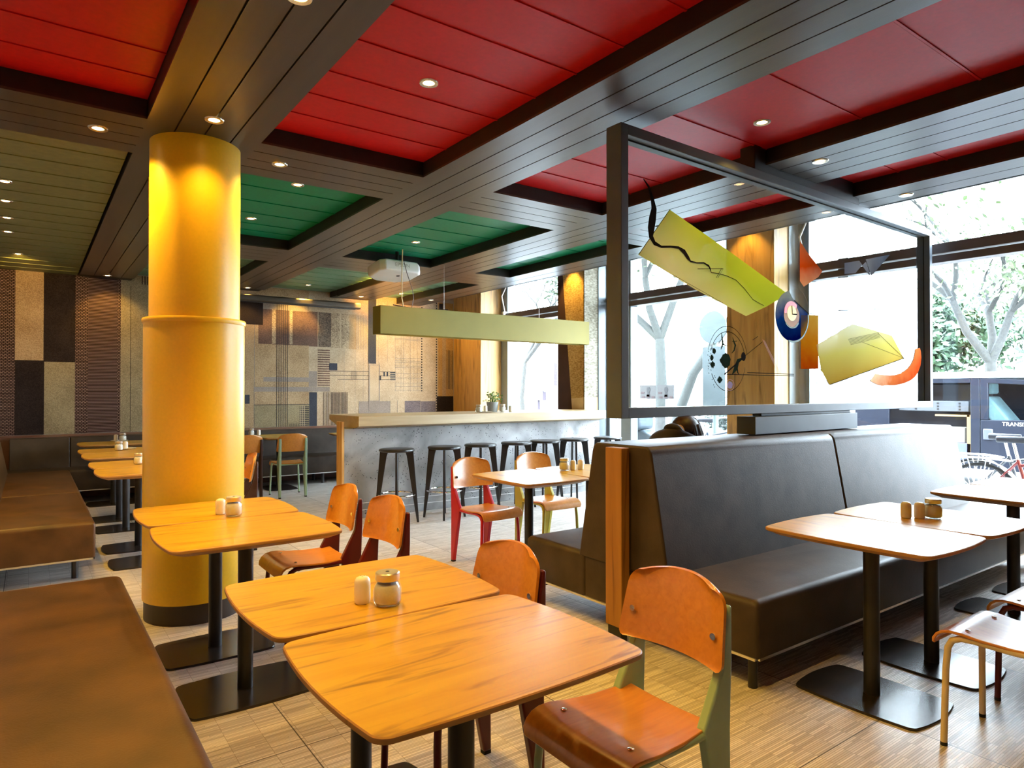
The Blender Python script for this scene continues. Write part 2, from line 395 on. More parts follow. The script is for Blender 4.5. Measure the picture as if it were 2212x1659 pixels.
# ------------------------------------------------------------------ ceiling: coloured panels, boards in between
ZP, ZS = 3.06, 2.95
XB = [(0.535, 1.165), (2.31, 2.925), (4.095, 4.76)]
YBm = [(4.285, 4.955), (7.40, 8.17)]
mb = MB()
def panels(x0, x1, y0, y1, mi, joints, z=ZP):
    ys = [y0] + joints + [y1]
    for a, b in zip(ys[:-1], ys[1:]):
        mb.cur = mi; mb.box(x0, x1, a + 0.003, b - 0.003, z, z + 0.02)
        # fine raised lip along each joint
        if b != y1: mb.cur = mi; mb.box(x0, x1, b - 0.016, b - 0.003, z - 0.006, z)
cols = [(-0.65, 0.535), (1.165, 2.31), (2.925, 4.095), (4.76, 5.33)]
rj = {0: [-1.9, -1.2, -0.5, 0.2, 0.9, 1.6, 2.3, 2.98, 3.65, 3.975], 1: [0.2, 1.1, 1.9, 2.28, 2.62, 2.97, 3.35, 3.66, 3.97], 2: [-0.9, -0.1, 0.7, 1.4, 2.03, 2.675, 3.125, 3.6, 3.95], 3: [-0.4, 0.5, 1.3, 2.03, 2.36, 2.9, 3.5, 4.0]}
for i, (a, b) in enumerate(cols):
    panels(a, b, -2.5, 4.285, 0, [y for y in rj[i]])
    if i: panels(a, b, 4.955, 7.40, 1, [5.25, 5.6, 6.03, 6.45, 6.86, 7.15] if i < 3 else [5.4, 5.95, 6.5, 6.95])
    if i: panels(a, b, 8.17, YB, 3, [8.5, 8.85, 9.2, 9.55, 9.9, 10.25, 10.6])
panels(-0.65, 0.52, 4.92, YB, 2, [4.92 + 0.335 * k for k in range(1, 18)], z=2.985)
mb.cur = 4; mb.box(-0.65, 5.8, -2.5, YB, ZP + 0.02, ZP + 0.05)
mb.cur = 4; mb.box(5.77, 7.05, -2.5, YB, 3.4, 3.45)
struct('ceiling', mb, [M_red, M_green, M_olive, M_green_lit, M_groove])
# beams clad with boards: boards run along the beam, black gaps between
def beam(name, x0, x1, y0, y1, along, n=4, gap=0.009, off=0.0):
    mb = MB(); z0, z1 = ZS, ZP + 0.02
    z0 += off
    w0, w1 = (x0, x1) if along == 'y' else (y0, y1)
    bw = (w1 - w0) / n
    mb.cur = 1
    if along == 'y': mb.box(x0 + 0.004, x1 - 0.004, y0, y1, z0 + 0.012, z1)
    else: mb.box(x0, x1, y0 + 0.004, y1 - 0.004, z0 + 0.012, z1)
    mb.cur = 0
    for k in range(n):
        a = w0 + k * bw + (gap / 2 if k else 0); b = w0 + (k + 1) * bw - (gap / 2 if k < n - 1 else 0)
        if along == 'y': mb.box(a, b, y0, y1, z0, z0 + 0.014)
        else: mb.box(x0, x1, a, b, z0, z0 + 0.014)
    struct(name, mb, [M_beam, M_fascia])
k = 1
for a, b in XB:
    beam('trim_%d' % k, a, b, -2.5, YB - 0.35, 'y'); k += 1
beam('trim_%d' % k, 5.33, 5.78, -2.5, YB, 'y', n=2); k += 1
beam('trim_%d' % k, 5.755, 5.80, -2.5, YB, 'y', n=1, off=0.0); k += 1
for a, b in YBm:
    xs = [-0.65, 0.535, 1.165, 2.31, 2.925, 4.095, 4.76, 5.33]
    for q in range(0 if a < 6 else 2, 8, 2):
        beam('trim_%d' % k, xs[q], xs[q + 1], a, b, 'x'); k += 1
# dark shadow-gap board above the wall cloth, at the back ends of the beams
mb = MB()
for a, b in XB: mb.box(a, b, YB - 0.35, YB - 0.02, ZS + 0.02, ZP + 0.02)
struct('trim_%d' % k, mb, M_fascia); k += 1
# raised recess in front of the windows, behind the last beam
mb = MB(); mb.box(5.76, 5.80, -2.5, YB, ZP, 3.45); struct('trim_%d' % k, mb, M_wframe); k += 1

# ------------------------------------------------------------------ window pillars
def pillar(name, y0, y1, x0=6.53, m=M_oak):
    mb = MB(); mb.box(x0, 7.2, y0, y1, 0, 3.40)
    return struct(name, mb, m, bevel=0.006)
pillar('trim_20', 9.96, YB); pillar('trim_21', 4.16, 4.77); pillar('trim_22', 1.10, 1.50)  # the last pillar is out of view, widened to block daylight on the booth
M_wgold = weave('golden_weave', (0.26, 0.14, 0.035), (0.62, 0.42, 0.17), fx=26, fz=60, amt=0.6)
M_wday = weave('daylit_weave', (0.18, 0.16, 0.115), (0.54, 0.50, 0.40), fx=26, fz=60, amt=0.6)  # golden weave again, painted pale where daylight falls on the side face
mb = MB(); mb.box(6.545, 7.2, 7.225, 7.80, 0, 3.40); struct('trim_23', mb, M_plaster)
# woven covering of the middle pillar (two tones, slanted seam, plain foot)
mb = MB()
mb.cur = 0; mb.prism([(7.81, 3.39), (7.72, 3.39), (7.47, 1.0), (7.47, 0.0), (7.81, 0.0)], 6.53, 6.545, 'x')
mb.cur = 1; mb.prism([(7.72, 3.39), (7.21, 3.39), (7.21, 1.30), (7.50, 1.28)], 6.53, 6.545, 'x')
mb.cur = 3; mb.prism([(7.50, 1.28), (7.21, 1.30), (7.21, 0.0), (7.47, 0.0), (7.47, 1.0)], 6.53, 6.545, 'x')
mb.cur = 2; mb.box(6.53, 6.80, 7.208, 7.225, 1.30, 3.39)
mb.cur = 3; mb.box(6.53, 6.80, 7.208, 7.225, 0, 1.30)
o = mb.build('pillar_covering', [mat('dark_brown_cloth', (0.055, 0.020, 0.014), rough=0.9), M_wgold, M_wday, mat('beige_cloth', (0.62, 0.48, 0.28), rough=0.9)])
tag(o, 'golden woven covering with slanted dark edge on the window pillar behind the bar', 'wall covering')

# ------------------------------------------------------------------ windows
def window(idx, y0, y1, mull=(), tr=(2.61, 2.79), arm=None, far=0.06, mw=0.035):
    mb = MB(); X0, X1 = 6.98, 7.12
    mb.cur = 0
    mb.box(X0, X1, y0, y0 + 0.06, 0.30, 3.36); mb.box(X0, X1, y1 - far, y1, 0.30, 3.36)
    mb.box(X0, X1, y0, y1, 0.30, 0.36); mb.box(X0, X1, y0, y1, 3.30, 3.36)
    for q in mull:
        mb.box(X0, X1, q - mw, q + mw, 0.36, 3.30)
    mb.cur = 1
    mb.box(X0 - 0.02, X1, y0 + 0.06, y1 - 0.06, tr[0], tr[0] + 0.07); mb.box(X0 - 0.03, X1, y0 + 0.06, y1 - 0.06, tr[0] + 0.085, tr[1])
    fr = struct('window_%d' % idx, mb, [M_wframe, M_wbrown], bevel=0.004)
    ed = [y0 + 0.06] + list(mull) + [y1 - 0.06]
    for a, b in zip(ed[:-1], ed[1:]):
        for z0, z1 in ((0.36, tr[0]), (tr[1], 3.30)):
            p = MB(); p.box(7.06, 7.066, a, b, z0, z1); p.build('pane', M_pane, fr)
    if arm:
        for q in arm:
            p = MB(); p.tube([(6.95, q, 2.80), (6.90, q + 0.03, 3.1), (6.97, q, 3.26)], 0.012, 8)
            p.box(6.90, 6.99, q - 0.03, q + 0.03, 2.76, 2.82)
            p.build('opener_arm', M_white, fr)
    return fr
window(1, 7.81, 9.96, arm=(9.80,), far=0.20); window(2, 4.77, 7.21, mull=(6.82,), arm=(7.02,), mw=0.10); window(3, 1.50, 4.16, mull=(3.64,), arm=(4.05,), far=0.14, mw=0.055)

mb = MB(); mb.box(6.80, 6.98, 7.195, 7.225, 0.0, 3.39); mb.box(6.80, 6.98, 4.145, 4.16, 0.0, 3.39); struct('trim_24', mb, M_wframe)
# ------------------------------------------------------------------ ceiling spotlights
_sp = {}
def spot(x, y, z, label, power=40.0, size=100.0, aim=None, blend=0.6, col=WARM, r=0.05):
    if 'ring' not in _sp:
        t = thing('ceiling_spotlight', label, 'ceiling light', (x, y, z), 0, 'recessed ceiling spotlights')
        m = MB(); m.stack([[(rr * cos(2 * pi * i / 24), rr * sin(2 * pi * i / 24), zz) for i in range(24)] for rr, zz in ((0.030, 0.0), (0.032, -0.004), (0.050, -0.006), (0.053, 0.0))], cap=False)
        m.build('ring', M_ring, t)
        b = MB(); b.lathe([(0.004, -0.004), (0.026, -0.003), (0.031, 0.0), (0.031, 0.001)], 20); b.build('bulb', M_bulb, t)
        _sp['ring'] = t
    else:
        t = dup(_sp['base'], (x, y, z), 0, label)
    if 'base' not in _sp:
        _sp['base'] = t
    ld = bpy.data.lights.new('spot_lamp', 'SPOT'); ld.energy = power * PW; ld.color = col; ld.spot_size = R(size); ld.spot_blend = blend; ld.shadow_soft_size = 0.03
    lo = bpy.data.objects.new('spot_lamp', ld); COL.objects.link(lo); lo.location = (x, y, z - 0.02)
    if aim:
        d = Vector(aim) - Vector(lo.location); lo.rotation_euler = d.to_track_quat('-Z', 'Y').to_euler()
    return t
SPOTS = [
 (0.847, 4.073, ZS, 'lit spotlight in the broad beam just in front of the yellow column', 18, 125, None),
 (0.318, 4.607, ZS, 'lit spotlight in the dark cross beam to the left of the yellow column', 85, 135, None),
 (1.378, 4.614, ZS, 'lit spotlight in the dark cross beam to the right of the yellow column', 95, 135, None),
 (4.317, 2.402, ZS, 'lit spotlight in the grey beam just right of the glass partition top', 30, 100, None),
 (0.839, 10.45, ZS, 'tiny spotlight at the far end of the beam behind the yellow column', 22, 90, (0.9, 10.89, 2.2)),
 (2.651, 10.45, ZS, 'tiny spotlight at the beam end right of the yellow column above the screen case', 22, 90, (2.7, 10.89, 2.0)),
 (4.42, 10.35, ZS, 'tiny spotlight at the beam end just beyond the right end of the screen case', 40, 80, (4.6, 10.89, 1.8)),
 (1.734, 3.156, ZP, 'lit spotlight alone in the middle of the central red ceiling bay', 32, 110, None),
 (1.741, 5.346, ZP, 'lit spotlight in the nearer part of the green bay right of the column', 22, 110, None),
 (1.719, 6.665, ZP, 'lit spotlight in the farther part of the green bay beside the column', 20, 110, None),
 (3.488, 6.645, ZP, 'small spotlight in the green bay above the projector', 14, 100, None),
 (3.66, 2.41, ZP, 'lit spotlight in the red bay above the glass partition', 35, 110, None),
 (5.614, 2.42, ZS, 'small spotlight in the ceiling edge nearest the street windows', 10, 100, None),
 (-0.164, 6.322, 2.985, 'nearest spotlight of the row in the olive ceiling at far left', 31, 110, None),
 (-0.173, 6.966, 2.985, 'second nearest spotlight of the row in the olive ceiling', 31, 110, None),
 (-0.179, 7.637, 2.985, 'third nearest spotlight of the row in the olive ceiling', 31, 110, None),
 (-0.186, 8.313, 2.985, 'fourth nearest spotlight of the row in the olive ceiling', 31, 110, None),
 (-0.12, 9.602, 2.985, 'farthest spotlight of the olive ceiling row, beside the woven wall', 42, 100, (0.0, 10.89, 2.2)),
 (3.537, 10.35, ZP, 'small spotlight in the rear green bay above the screen case', 60, 75, (3.45, 10.89, 2.3)),
 (5.15, 10.35, ZP, 'small spotlight in the rear green bay above the pendant lamp', 60, 80, (5.15, 10.89, 2.0)),
 (5.56, 10.03, ZS, 'small spotlight in the beam end near the oak window pillar', 40, 90, (6.4, 10.6, 1.9)),
]
for x, y, z, lb, pw, sz, aim in SPOTS: spot(x, y, z, lb, pw, sz, aim)
# hidden in the window recess: washes the woven pillar
spot(6.30, 7.45, 3.40, 'spotlight in the window recess above the woven golden pillar', 60, 70, (6.55, 7.45, 2.2))
spot(6.30, 4.47, 3.40, 'spotlight in the window recess above the oak pillar behind the glass partition', 25, 80, (6.55, 4.47, 2.0))
# more of the same lamps over the seats nearest the camera
spot(0.85, 1.15, ZS, 'spotlight in the broad beam above the nearest tables', 75, 115, None)
spot(0.85, 2.60, ZS, 'spotlight in the broad beam between the two nearest table pairs', 75, 115, None)
spot(-0.05, 2.2, ZP, 'spotlight in the left red bay above the brown bench', 40, 110, None)
# ------------------------------------------------------------------ yellow column
col = thing('column', 'tall round yellow column with thicker lower sleeve and dark plinth', 'column', (0.852, 4.612, 0))
MB().lathe([(0.263, 1.80), (0.263, ZS)], 64).build('shaft', M_yellow, col)
MB().lathe([(0.280, 0.12), (0.2925, 0.121), (0.2925, 1.83)], 64).build('sleeve', M_yellow, col)
MB().lathe([(0.262, 1.815), (0.298, 1.815), (0.301, 1.825), (0.301, 1.838), (0.297, 1.845), (0.263, 1.845)], 64).build('rim', M_yellow, col)
MB().lathe([(0.283, 0.0), (0.283, 0.118), (0.27, 0.121)], 64).build('plinth', M_plinth, col)

# ------------------------------------------------------------------ tables
def barrel(hx, hy, bul=0.019, rc=0.042, n=10, ins=0.0):
    """rounded rectangle whose sides swell outwards"""
    hx -= ins; hy -= ins; rc = max(0.012, rc - ins)
    pts = []
    cs = [(1, 1, 0), (-1, 1, 90), (-1, -1, 180), (1, -1, 270)]
    cxn = hx - bul - rc; cyn = hy - bul * 0.7 - rc
    for k, (sx, sy, a0) in enumerate(cs):
        for i in range(6):
            a = R(a0 + 8 + 74 * i / 5); pts.append((sx * cxn + rc * cos(a), sy * cyn + rc * sin(a)))
        nx, ny = cs[(k + 1) % 4][:2]
        p0 = pts[-1]; a = R(cs[(k + 1) % 4][2] + 8); p1 = (nx * cxn + rc * cos(a), ny * cyn + rc * sin(a))
        for i in range(1, n):
            t = i / n; h = 4 * t * (1 - t)
            x = p0[0] + (p1[0] - p0[0]) * t; y = p0[1] + (p1[1] - p0[1]) * t
            if k % 2 == 0: y += (1 if sy > 0 else -1) * bul * 0.7 * h
            else: x += (1 if sx > 0 else -1) * bul * h
            pts.append((x, y))
    return pts
def make_table(label, loc, rz, group):
    t = thing('bistro_table', label, 'table', loc, rz, group)
    m = MB(); hx, hy = 0.386, 0.3115
    def ring(ins, z): return [(x, y, z) for x, y in barrel(hx, hy, ins=ins)]
    m.cur = 1
    m.stack([ring(0.055, 0.712), ring(0.010, 0.731), ring(0.001, 0.736), ring(0.0, 0.742), ring(0.001, 0.747), ring(0.004, 0.7495)], cap=False)
    m.add(ring(0.055, 0.712)[::-1], [list(range(len(ring(0, 0))))])
    m.cur = 0
    r4 = ring(0.004, 0.7495); m.add(r4, [list(range(len(r4)))])
    m.build('tabletop', [M_table, M_edge], t, ang=25)
    MB().lathe([(0.034, 0.010), (0.034, 0.712)], 28).build('pole', M_steel, t)
    p = MB(); p.lathe([(0.10, 0.704), (0.10, 0.713)], 24); p.build('fixing_plate', M_steel, t)
    b = MB(); pl = barrel(0.290, 0.213, bul=0.02, rc=0.035)
    b.stack([[(x * s, y * s, z) for x, y in pl] for s, z in ((1, 0.0), (1, 0.007), (0.992, 0.011))])
    b.build('base_plate', M_base, t, ang=25)
    return t
T = make_table('nearest oak table, its front corner closest to the camera', (0.888, 1.443, 0), 0, 'oak tables along the brown bench')
G1 = 'oak tables along the brown bench'; G2 = 'oak tables along the right booth'; G3 = 'oak tables by the back wall'
TABS = [
 ((0.888, 2.068, 0), 0, 'oak table carrying the sugar jar in front, pushed against the nearest table', G1),
 ((0.825, 3.265, 0), 0, 'oak table in front of the yellow column, nearer one of its pair', G1),
 ((0.825, 3.89, 0), 0, 'oak table touching the yellow column, farther one of its pair', G1),
 ((0.80, 6.18, 0), 0, 'oak table just left behind the column, nearest of the far bench row', G1),
 ((0.80, 6.806, 0), 0, 'oak table left behind the column with a jar half hidden by it', G1),
 ((0.80, 7.79, 0), 0, 'third oak table along the far bench, nearer half of the second pair', G1),
 ((0.80, 8.416, 0), 0, 'oak table with white tray, jar and shaker along the far bench', G1),
 ((0.85, 9.60, 0), 0, 'farthest oak table in the left corner near the woven wall', G1),
 ((3.135, 1.51, 0), pi / 2, 'bright oak table in front of the right booth, leftmost of that row', G2),
 ((3.76, 1.51, 0), pi / 2, 'glaring oak table in front of the booth carrying two shakers and a jar', G2),
 ((4.98, 1.53, 0), pi / 2, 'oak table cut by the right edge of the photo by the booth', G2),
 ((5.61, 1.53, 0), pi / 2, 'oak table mostly out of view beside the street window', G2),
 ((3.075, 4.02, 0), pi / 2, 'oak table behind the booth with the red-legged chair at it', G2),
 ((3.70, 4.02, 0), pi / 2, 'oak table behind the booth carrying a jar and two amber shakers', G2),
 ((2.27, 9.70, 0), pi / 2, 'oak table at the back wall mostly hidden by the yellow column', G3),
 ((2.90, 9.70, 0), pi / 2, 'oak table at the back wall in front of the mint-legged chair', G3),
 ((3.98, 9.50, 0), pi / 2, 'oak table at the back wall half hidden by the bar counter', G3),
]
for loc, rz, lb, g in TABS: dup(T, loc, rz, lb, g)

# ------------------------------------------------------------------ chairs (plywood seat and back, sheet-metal rear legs)
def make_chair(label, loc, rz, metal, group):
    c = thing('dining_chair', label, 'chair', loc, rz, group)
    # seat: front edge rolls down
    prof = [(-0.195, 0.452), (-0.15, 0.447), (-0.05, 0.444), (0.05, 0.450), (0.11, 0.458), (0.15, 0.458), (0.178, 0.450), (0.198, 0.434), (0.210, 0.413), (0.216, 0.392)]
    def wid(y): return 0.168 + 0.030 * min(1, max(0, (y + 0.195) / 0.30))
    nx = 10; th = 0.011; top = []; bot = []
    for i, (y, z) in enumerate(prof):
        a = prof[max(0, i - 1)]; b = prof[min(len(prof) - 1, i + 1)]; ty, tz = b[0] - a[0], b[1] - a[1]; L = math.hypot(ty, tz); ny, nz = -tz / L, ty / L
        for k in range(nx + 1):
            u = -1 + 2 * k / nx; w = wid(y); 
            if i == 0: w -= 0.018
            if i == len(prof) - 1: w -= 0.014
            dip = -0.006 * (1 - u * u) * (1 if i < 6 else 0.3)
            top.append((u * w, y, z + dip)); bot.append((u * w, y - ny * th, z + dip - nz * th))
    m = MB(); n = len(prof); W = nx + 1; N = n * W; vs = top + bot; fs = []
    for i in range(n - 1):
        for k in range(nx):
            a = i * W + k; fs.append((a, a + 1, a + W + 1, a + W)); fs.append((N + a, N + a + W, N + a + W + 1, N + a + 1))
    for i in range(n - 1):
        a = i * W; fs.append((a, a + W, N + a + W, N + a)); a += nx; fs.append((a + W, a, N + a, N + a + W))
    for k in range(nx):
        fs.append((k + 1, k, N + k, N + k + 1)); a = (n - 1) * W + k; fs.append((a, a + 1, N + a + 1, N + a))
    m.add(vs, fs); seat = m.build('seat', M_ply, c, bevel=0.003, ang=50)
    for sx in (-1, 1):
        s = MB(); s.lathe([(0.009, 0), (0.009, 0.0015), (0.006, 0.003)], 14, (sx * 0.135, 0.105, 0.456)); s.build('screw', M_chrome, seat)
    # backrest: bent panel, wide foot, rounded top
    H0, H1 = 0.600, 0.838; ny_, nz_ = 20, 14; fr = []; bk = []
    def halfw(v):
        w = 0.203 - 0.020 * v
        if v > 0.76: w -= 0.052 * (1 - math.sqrt(max(0, 1 - ((v - 0.76) / 0.24) ** 2)))
        if v < 0.10: w -= 0.020 * (1 - math.sqrt(max(0, 1 - ((0.10 - v) / 0.10) ** 2)))
        return w
    for j in range(nz_ + 1):
        v = (0, 0.015, 0.05, 0.10, 0.22, 0.36, 0.50, 0.64, 0.76, 0.85, 0.91, 0.95, 0.975, 0.993, 1.0)[j]
        for k in range(ny_ + 1):
            u = -1 + 2 * k / ny_
            z = H0 + (H1 - H0) * v - (0.020 * v * v) * abs(u) ** 2.5
            y = -0.226 - 0.045 * v + 0.040 * u * u
            x = u * halfw(v)
            fr.append((x, y, z)); bk.append((x, y - 0.012, z + 0.002))
    m = MB(); W = ny_ + 1; N = (nz_ + 1) * W; fs = []
    for j in range(nz_):
        for k in range(ny_):
            a = j * W + k; fs.append((a + 1, a, a + W, a + W + 1)); fs.append((N + a, N + a + 1, N + a + W + 1, N + a + W))
    for j in range(nz_):
        a = j * W; fs.append((a, N + a, N + a + W, a + W)); a += ny_; fs.append((N + a, a, a + W, N + a + W))
    for k in range(ny_):
        fs.append((k, k + 1, N + k + 1, N + k)); a = nz_ * W + k; fs.append((a + 1, a, N + a, N + a + 1))
    m.add(fr + bk, fs); back = m.build('backrest', M_ply, c, ang=45)
    for sx in (-1, 1):
        s = MB(); s.tube([(sx * 0.158, -0.212, 0.690), (sx * 0.158, -0.206, 0.690)], 0.010, 14); s.box(sx * 0.158 - 0.007, sx * 0.158 + 0.007, -0.2075, -0.2045, 0.6885, 0.6915); s.build('screw', M_chrome, back)
    # rear legs: hollow sheet-metal blades, widest at seat height
    for sx in (-1, 1):
        l = MB(); l.prism([(-0.262, 0.012), (-0.228, 0.012), (-0.150, 0.40), (-0.140, 0.445), (-0.224, 0.60), (-0.238, 0.70), (-0.252, 0.775), (-0.266, 0.775), (-0.266, 0.62), (-0.258, 0.42)], sx * 0.150, sx * 0.182, 'x')
        leg = l.build('leg', metal, c, bevel=0.008, seg=3)
        f = MB(); f.box(min(sx * 0.152, sx * 0.180), max(sx * 0.152, sx * 0.180), -0.260, -0.230, 0, 0.014); f.build('foot_cap', M_rubber, leg)
    # front legs: bent tube, running back under the seat
    for sx in (-1, 1):
        l = MB(); x = sx * 0.176
        l.tube([(x * 1.10, 0.170, 0.012), (x * 1.03, 0.166, 0.30), (x, 0.160, 0.385), (x, 0.145, 0.415), (x, 0.115, 0.430), (x, 0.07, 0.433), (x * 0.97, -0.06, 0.428), (x * 0.95, -0.17, 0.430)], [0.0125] * 8, 12)
        leg = l.build('leg', metal, c)
        f = MB(); f.lathe([(0.013, 0), (0.013, 0.014)], 12, (x * 1.10, 0.170, 0)); f.build('foot_cap', M_rubber, leg)
    for y in (0.10, -0.155):
        l = MB(); l.tube([(-0.176, y, 0.427), (0.176, y, 0.427)], 0.011, 10); l.build('seat_rail', metal, c)
    return c
CH = 'plywood dining chairs'
c0 = make_chair('nearest orange plywood chair with pale green legs, front right of centre', (1.390, 1.375, 0), pi / 2, M_mint, CH)
def chair(loc, rz, label, metal):
    return dup(c0, loc, rz, label, CH, swap=[(M_mint, metal)] if metal is not M_mint else None)
chair((1.190, 1.985, 0), pi / 2 , 'orange plywood chair with dark red legs tucked behind the nearest table corner', M_wine)
chair((1.305, 3.230, 0), pi / 2 + 0.06, 'orange chair with dark red legs, its back upright behind the sugar jar table', M_wine)
chair((1.290, 3.790, 0), pi / 2, 'orange chair with dark red legs, seat fully seen beside the yellow column table', M_wine)
chair((2.80, 8.96, 0), -0.05, 'mint-legged chair with its back to us at the back wall table', M_mint)
chair((2.22, 8.98, 0), 0.03, 'dark-legged chair with its back to us half hidden by the column', M_brownm)
chair((1.38, 6.24, 0), pi / 2 - 0.1, 'orange chair with dark legs peeking out right behind the yellow column', M_brownm)
chair((3.00, 4.47, 0), pi + 0.06, 'bright red-legged chair facing the table behind the booth', M_redm)
chair((3.69, 4.54, 0), pi - 0.02, 'chair with olive yellow legs facing the table behind the booth', M_lime)
chair((3.125, 0.965, 0), 0.0, 'cream-legged chair with pale seat at the right booth table', M_cream)
chair((3.745, 0.985, 0), 0.0, 'dark red-legged chair cut by the right edge beside the cream-legged one', M_wine)

# ------------------------------------------------------------------ bar stools
def make_stool(label, loc, rz, group):
    s = thing('bar_stool', label, 'stool', loc, rz, group)
    MB().lathe([(0.165, 0.752), (0.182, 0.756), (0.188, 0.766), (0.186, 0.776), (0.176, 0.783), (0.10, 0.785), (0.001, 0.784)], 40).build('seat', M_black, s)
    for k in range(4):
        a = k * pi / 2; ca, sa = cos(a), sin(a)
        poly = [(0.212, 0.0), (0.236, 0.0), (0.176, 0.752), (0.088, 0.752), (0.105, 0.70)]
        l = MB(); vs = []
        for w in (-0.011, 0.011):
            for r, z in poly: vs.append((r * ca - w * sa, r * sa + w * ca, z))
        n = 5; l.add(vs, [list(range(n))[::-1], list(range(n, 2 * n))] + [(i, (i + 1) % n, n + (i + 1) % n, n + i) for i in range(n)])
        l.build('leg', M_black, s, bevel=0.004)
    MB().torus((0, 0, 0.30), 0.192, 0.010, 40, 10).build('foot_ring', M_chrome, s)
    return s
SG = 'black bar stools along the concrete counter'
st = make_stool('leftmost black bar stool at the concrete counter', (3.15, 6.42, 0), -0.48, SG)
for x, y, lb in ((3.72, 6.40, 'second black bar stool from the left at the counter'), (4.215, 6.43, 'third black bar stool, behind the red-legged chair'), (4.725, 6.42, 'fourth black bar stool, above the olive-legged chair'), (5.175, 6.44, 'fifth black bar stool from the left at the counter'), (5.655, 6.44, 'sixth black bar stool, just left of the booth'), (6.23, 6.42, 'last black bar stool, only its seat seen above the booth back')):
    dup(st, (x, y, 0), -0.55, lb, SG)

# ------------------------------------------------------------------ bar counter
def concrete():
    m, n, l, p = _new('concrete')
    p.inputs['Roughness'].default_value = 0.6
    t = n.new('ShaderNodeTexCoord')
    a = n.new('ShaderNodeTexNoise'); a.inputs['Scale'].default_value = 2.2; a.inputs['Detail'].default_value = 9; a.inputs['Distortion'].default_value = 0.8
    v = n.new('ShaderNodeTexVoronoi'); v.inputs['Scale'].default_value = 34
    b = n.new('ShaderNodeTexNoise'); b.inputs['Scale'].default_value = 6
    for q in (a, v, b): l.new(t.outputs['Object'], q.inputs['Vector'])
    r = n.new('ShaderNodeValToRGB'); r.color_ramp.elements[0].position = 0.3; r.color_ramp.elements[1].position = 0.7
    r.color_ramp.elements[0].color = (0.13, 0.127, 0.127, 1); r.color_ramp.elements[1].color = (0.40, 0.395, 0.395, 1)
    l.new(a.outputs['Fac'], r.inputs[0])
    th = n.new('ShaderNodeMath'); th.operation = 'MULTIPLY_ADD'; th.inputs[1].default_value = 0.62; th.inputs[2].default_value = -0.165
    l.new(b.outputs['Fac'], th.inputs[0])
    lt = n.new('ShaderNodeMath'); lt.operation = 'LESS_THAN'; l.new(v.outputs['Distance'], lt.inputs[0]); l.new(th.outputs[0], lt.inputs[1])
    mx = n.new('ShaderNodeMixRGB'); mx.inputs[2].default_value = (0.03, 0.028, 0.028, 1)
    l.new(lt.outputs[0], mx.inputs[0]); l.new(r.outputs[0], mx.inputs[1]); l.new(mx.outputs[0], p.inputs['Base Color'])
    return m
ctr = thing('bar_counter', 'long bar counter with pale wooden top and speckled concrete front', 'counter', (2.72, 6.876, 0))
m = MB(); m.box(0.03, 3.79, 0.0, 0.14, 0.0, 0.985); m.build('concrete_front', concrete(), ctr, bevel=0.004)
m = MB(); m.box(0.0, 0.03, -0.004, 0.146, 0.0, 1.06); m.build('end_panel', M_oak, ctr, bevel=0.003)
m = MB(); m.prism([(-0.126, 1.010), (-0.126, 1.120), (0.74, 1.120), (0.74, 1.06), (0.45, 0.985), (0.0, 0.985)], 0.14, 3.80, 'x'); m.build('worktop', M_counter, ctr, bevel=0.004)
m = MB(); m.box(0.03, 3.79, -0.006, 0.0, 0.085, 0.092); m.box(0.03, 3.79, -0.006, 0.0, 0.162, 0.167); m.build('front_strip', M_trim, ctr)
m = MB(); m.box(3.60, 3.70, 0.45, 0.62, 0.0, 0.985); m.build('rear_support', M_oak, ctr)

# ------------------------------------------------------------------ benches
def cushion(mb, x0, x1, y0, y1, z0, z1, r=0.03, seg=5, crown=0.0):
    """soft upholstered block with rounded top edges"""
    def rr(ins, z):
        c = 0.02
        a0, a1, b0, b1 = x0 + ins, x1 - ins, y0 + ins, y1 - ins
        pts = []
        for cx, cy, s in ((a1 - c, b1 - c, 0), (a0 + c, b1 - c, 90), (a0 + c, b0 + c, 180), (a1 - c, b0 + c, 270)):
            for i in range(5): pts.append((cx + c * cos(R(s + 22.5 * i)), cy + c * sin(R(s + 22.5 * i)), z))
        return pts
    rings = [rr(0.004, z0), rr(0, z0 + 0.01)]
    for i in range(seg + 1):
        a = pi / 2 * i / seg; rings.append(rr(r * (1 - cos(a)), z1 - r + r * sin(a)))
    mb.stack(rings)
def bench_leg(parent, x, y, h, r=0.022):
    MB().lathe([(r, 0), (r, h)], 16, (x, y, 0)).build('leg', M_steel, parent)
# double-sided booth in front of the windows
BX0, BX1, BY = 2.70, 6.60, 2.684
bo = thing('booth_bench', 'large dark leather booth bench with seats on both sides of a high back', 'bench', (BX0, BY, 0))
L = BX1 - BX0
for sgn in (-1, 1):
    m = MB()
    y0, y1 = (-0.874, -0.30) if sgn < 0 else (0.30, 0.874)
    cushion(m, 0, L, y0, y1, 0.165, 0.430, r=0.035)
    m.build('seat', M_leather_day, bo, ang=60)
m = MB(); m.box(0.01, L - 0.01, -0.30, 0.30, 0.165, 0.40); m.build('seat_core', M_leather_day, bo)
XJ = 4.57 - BX0
for a, b in ((0.0, XJ - 0.004), (XJ + 0.004, L)):
    m = MB(); hw0, hw1, zt = 0.350, 0.226, 1.094
    prof = [(-hw0, 0.40), (-hw1 - 0.006, zt - 0.05), (-hw1 + 0.004, zt - 0.018), (-hw1 + 0.03, zt), (hw1 - 0.03, zt), (hw1 - 0.004, zt - 0.018), (hw1 + 0.006, zt - 0.05), (hw0, 0.40)]
    m.prism(prof, a, b, 'x'); m.build('backrest', M_leather_day, bo, bevel=0.012, seg=3, ang=50)
m = MB()
for y in (-0.874, 0.862): m.box(0.02, L - 0.02, y, y + 0.012, 0.155, 0.167)
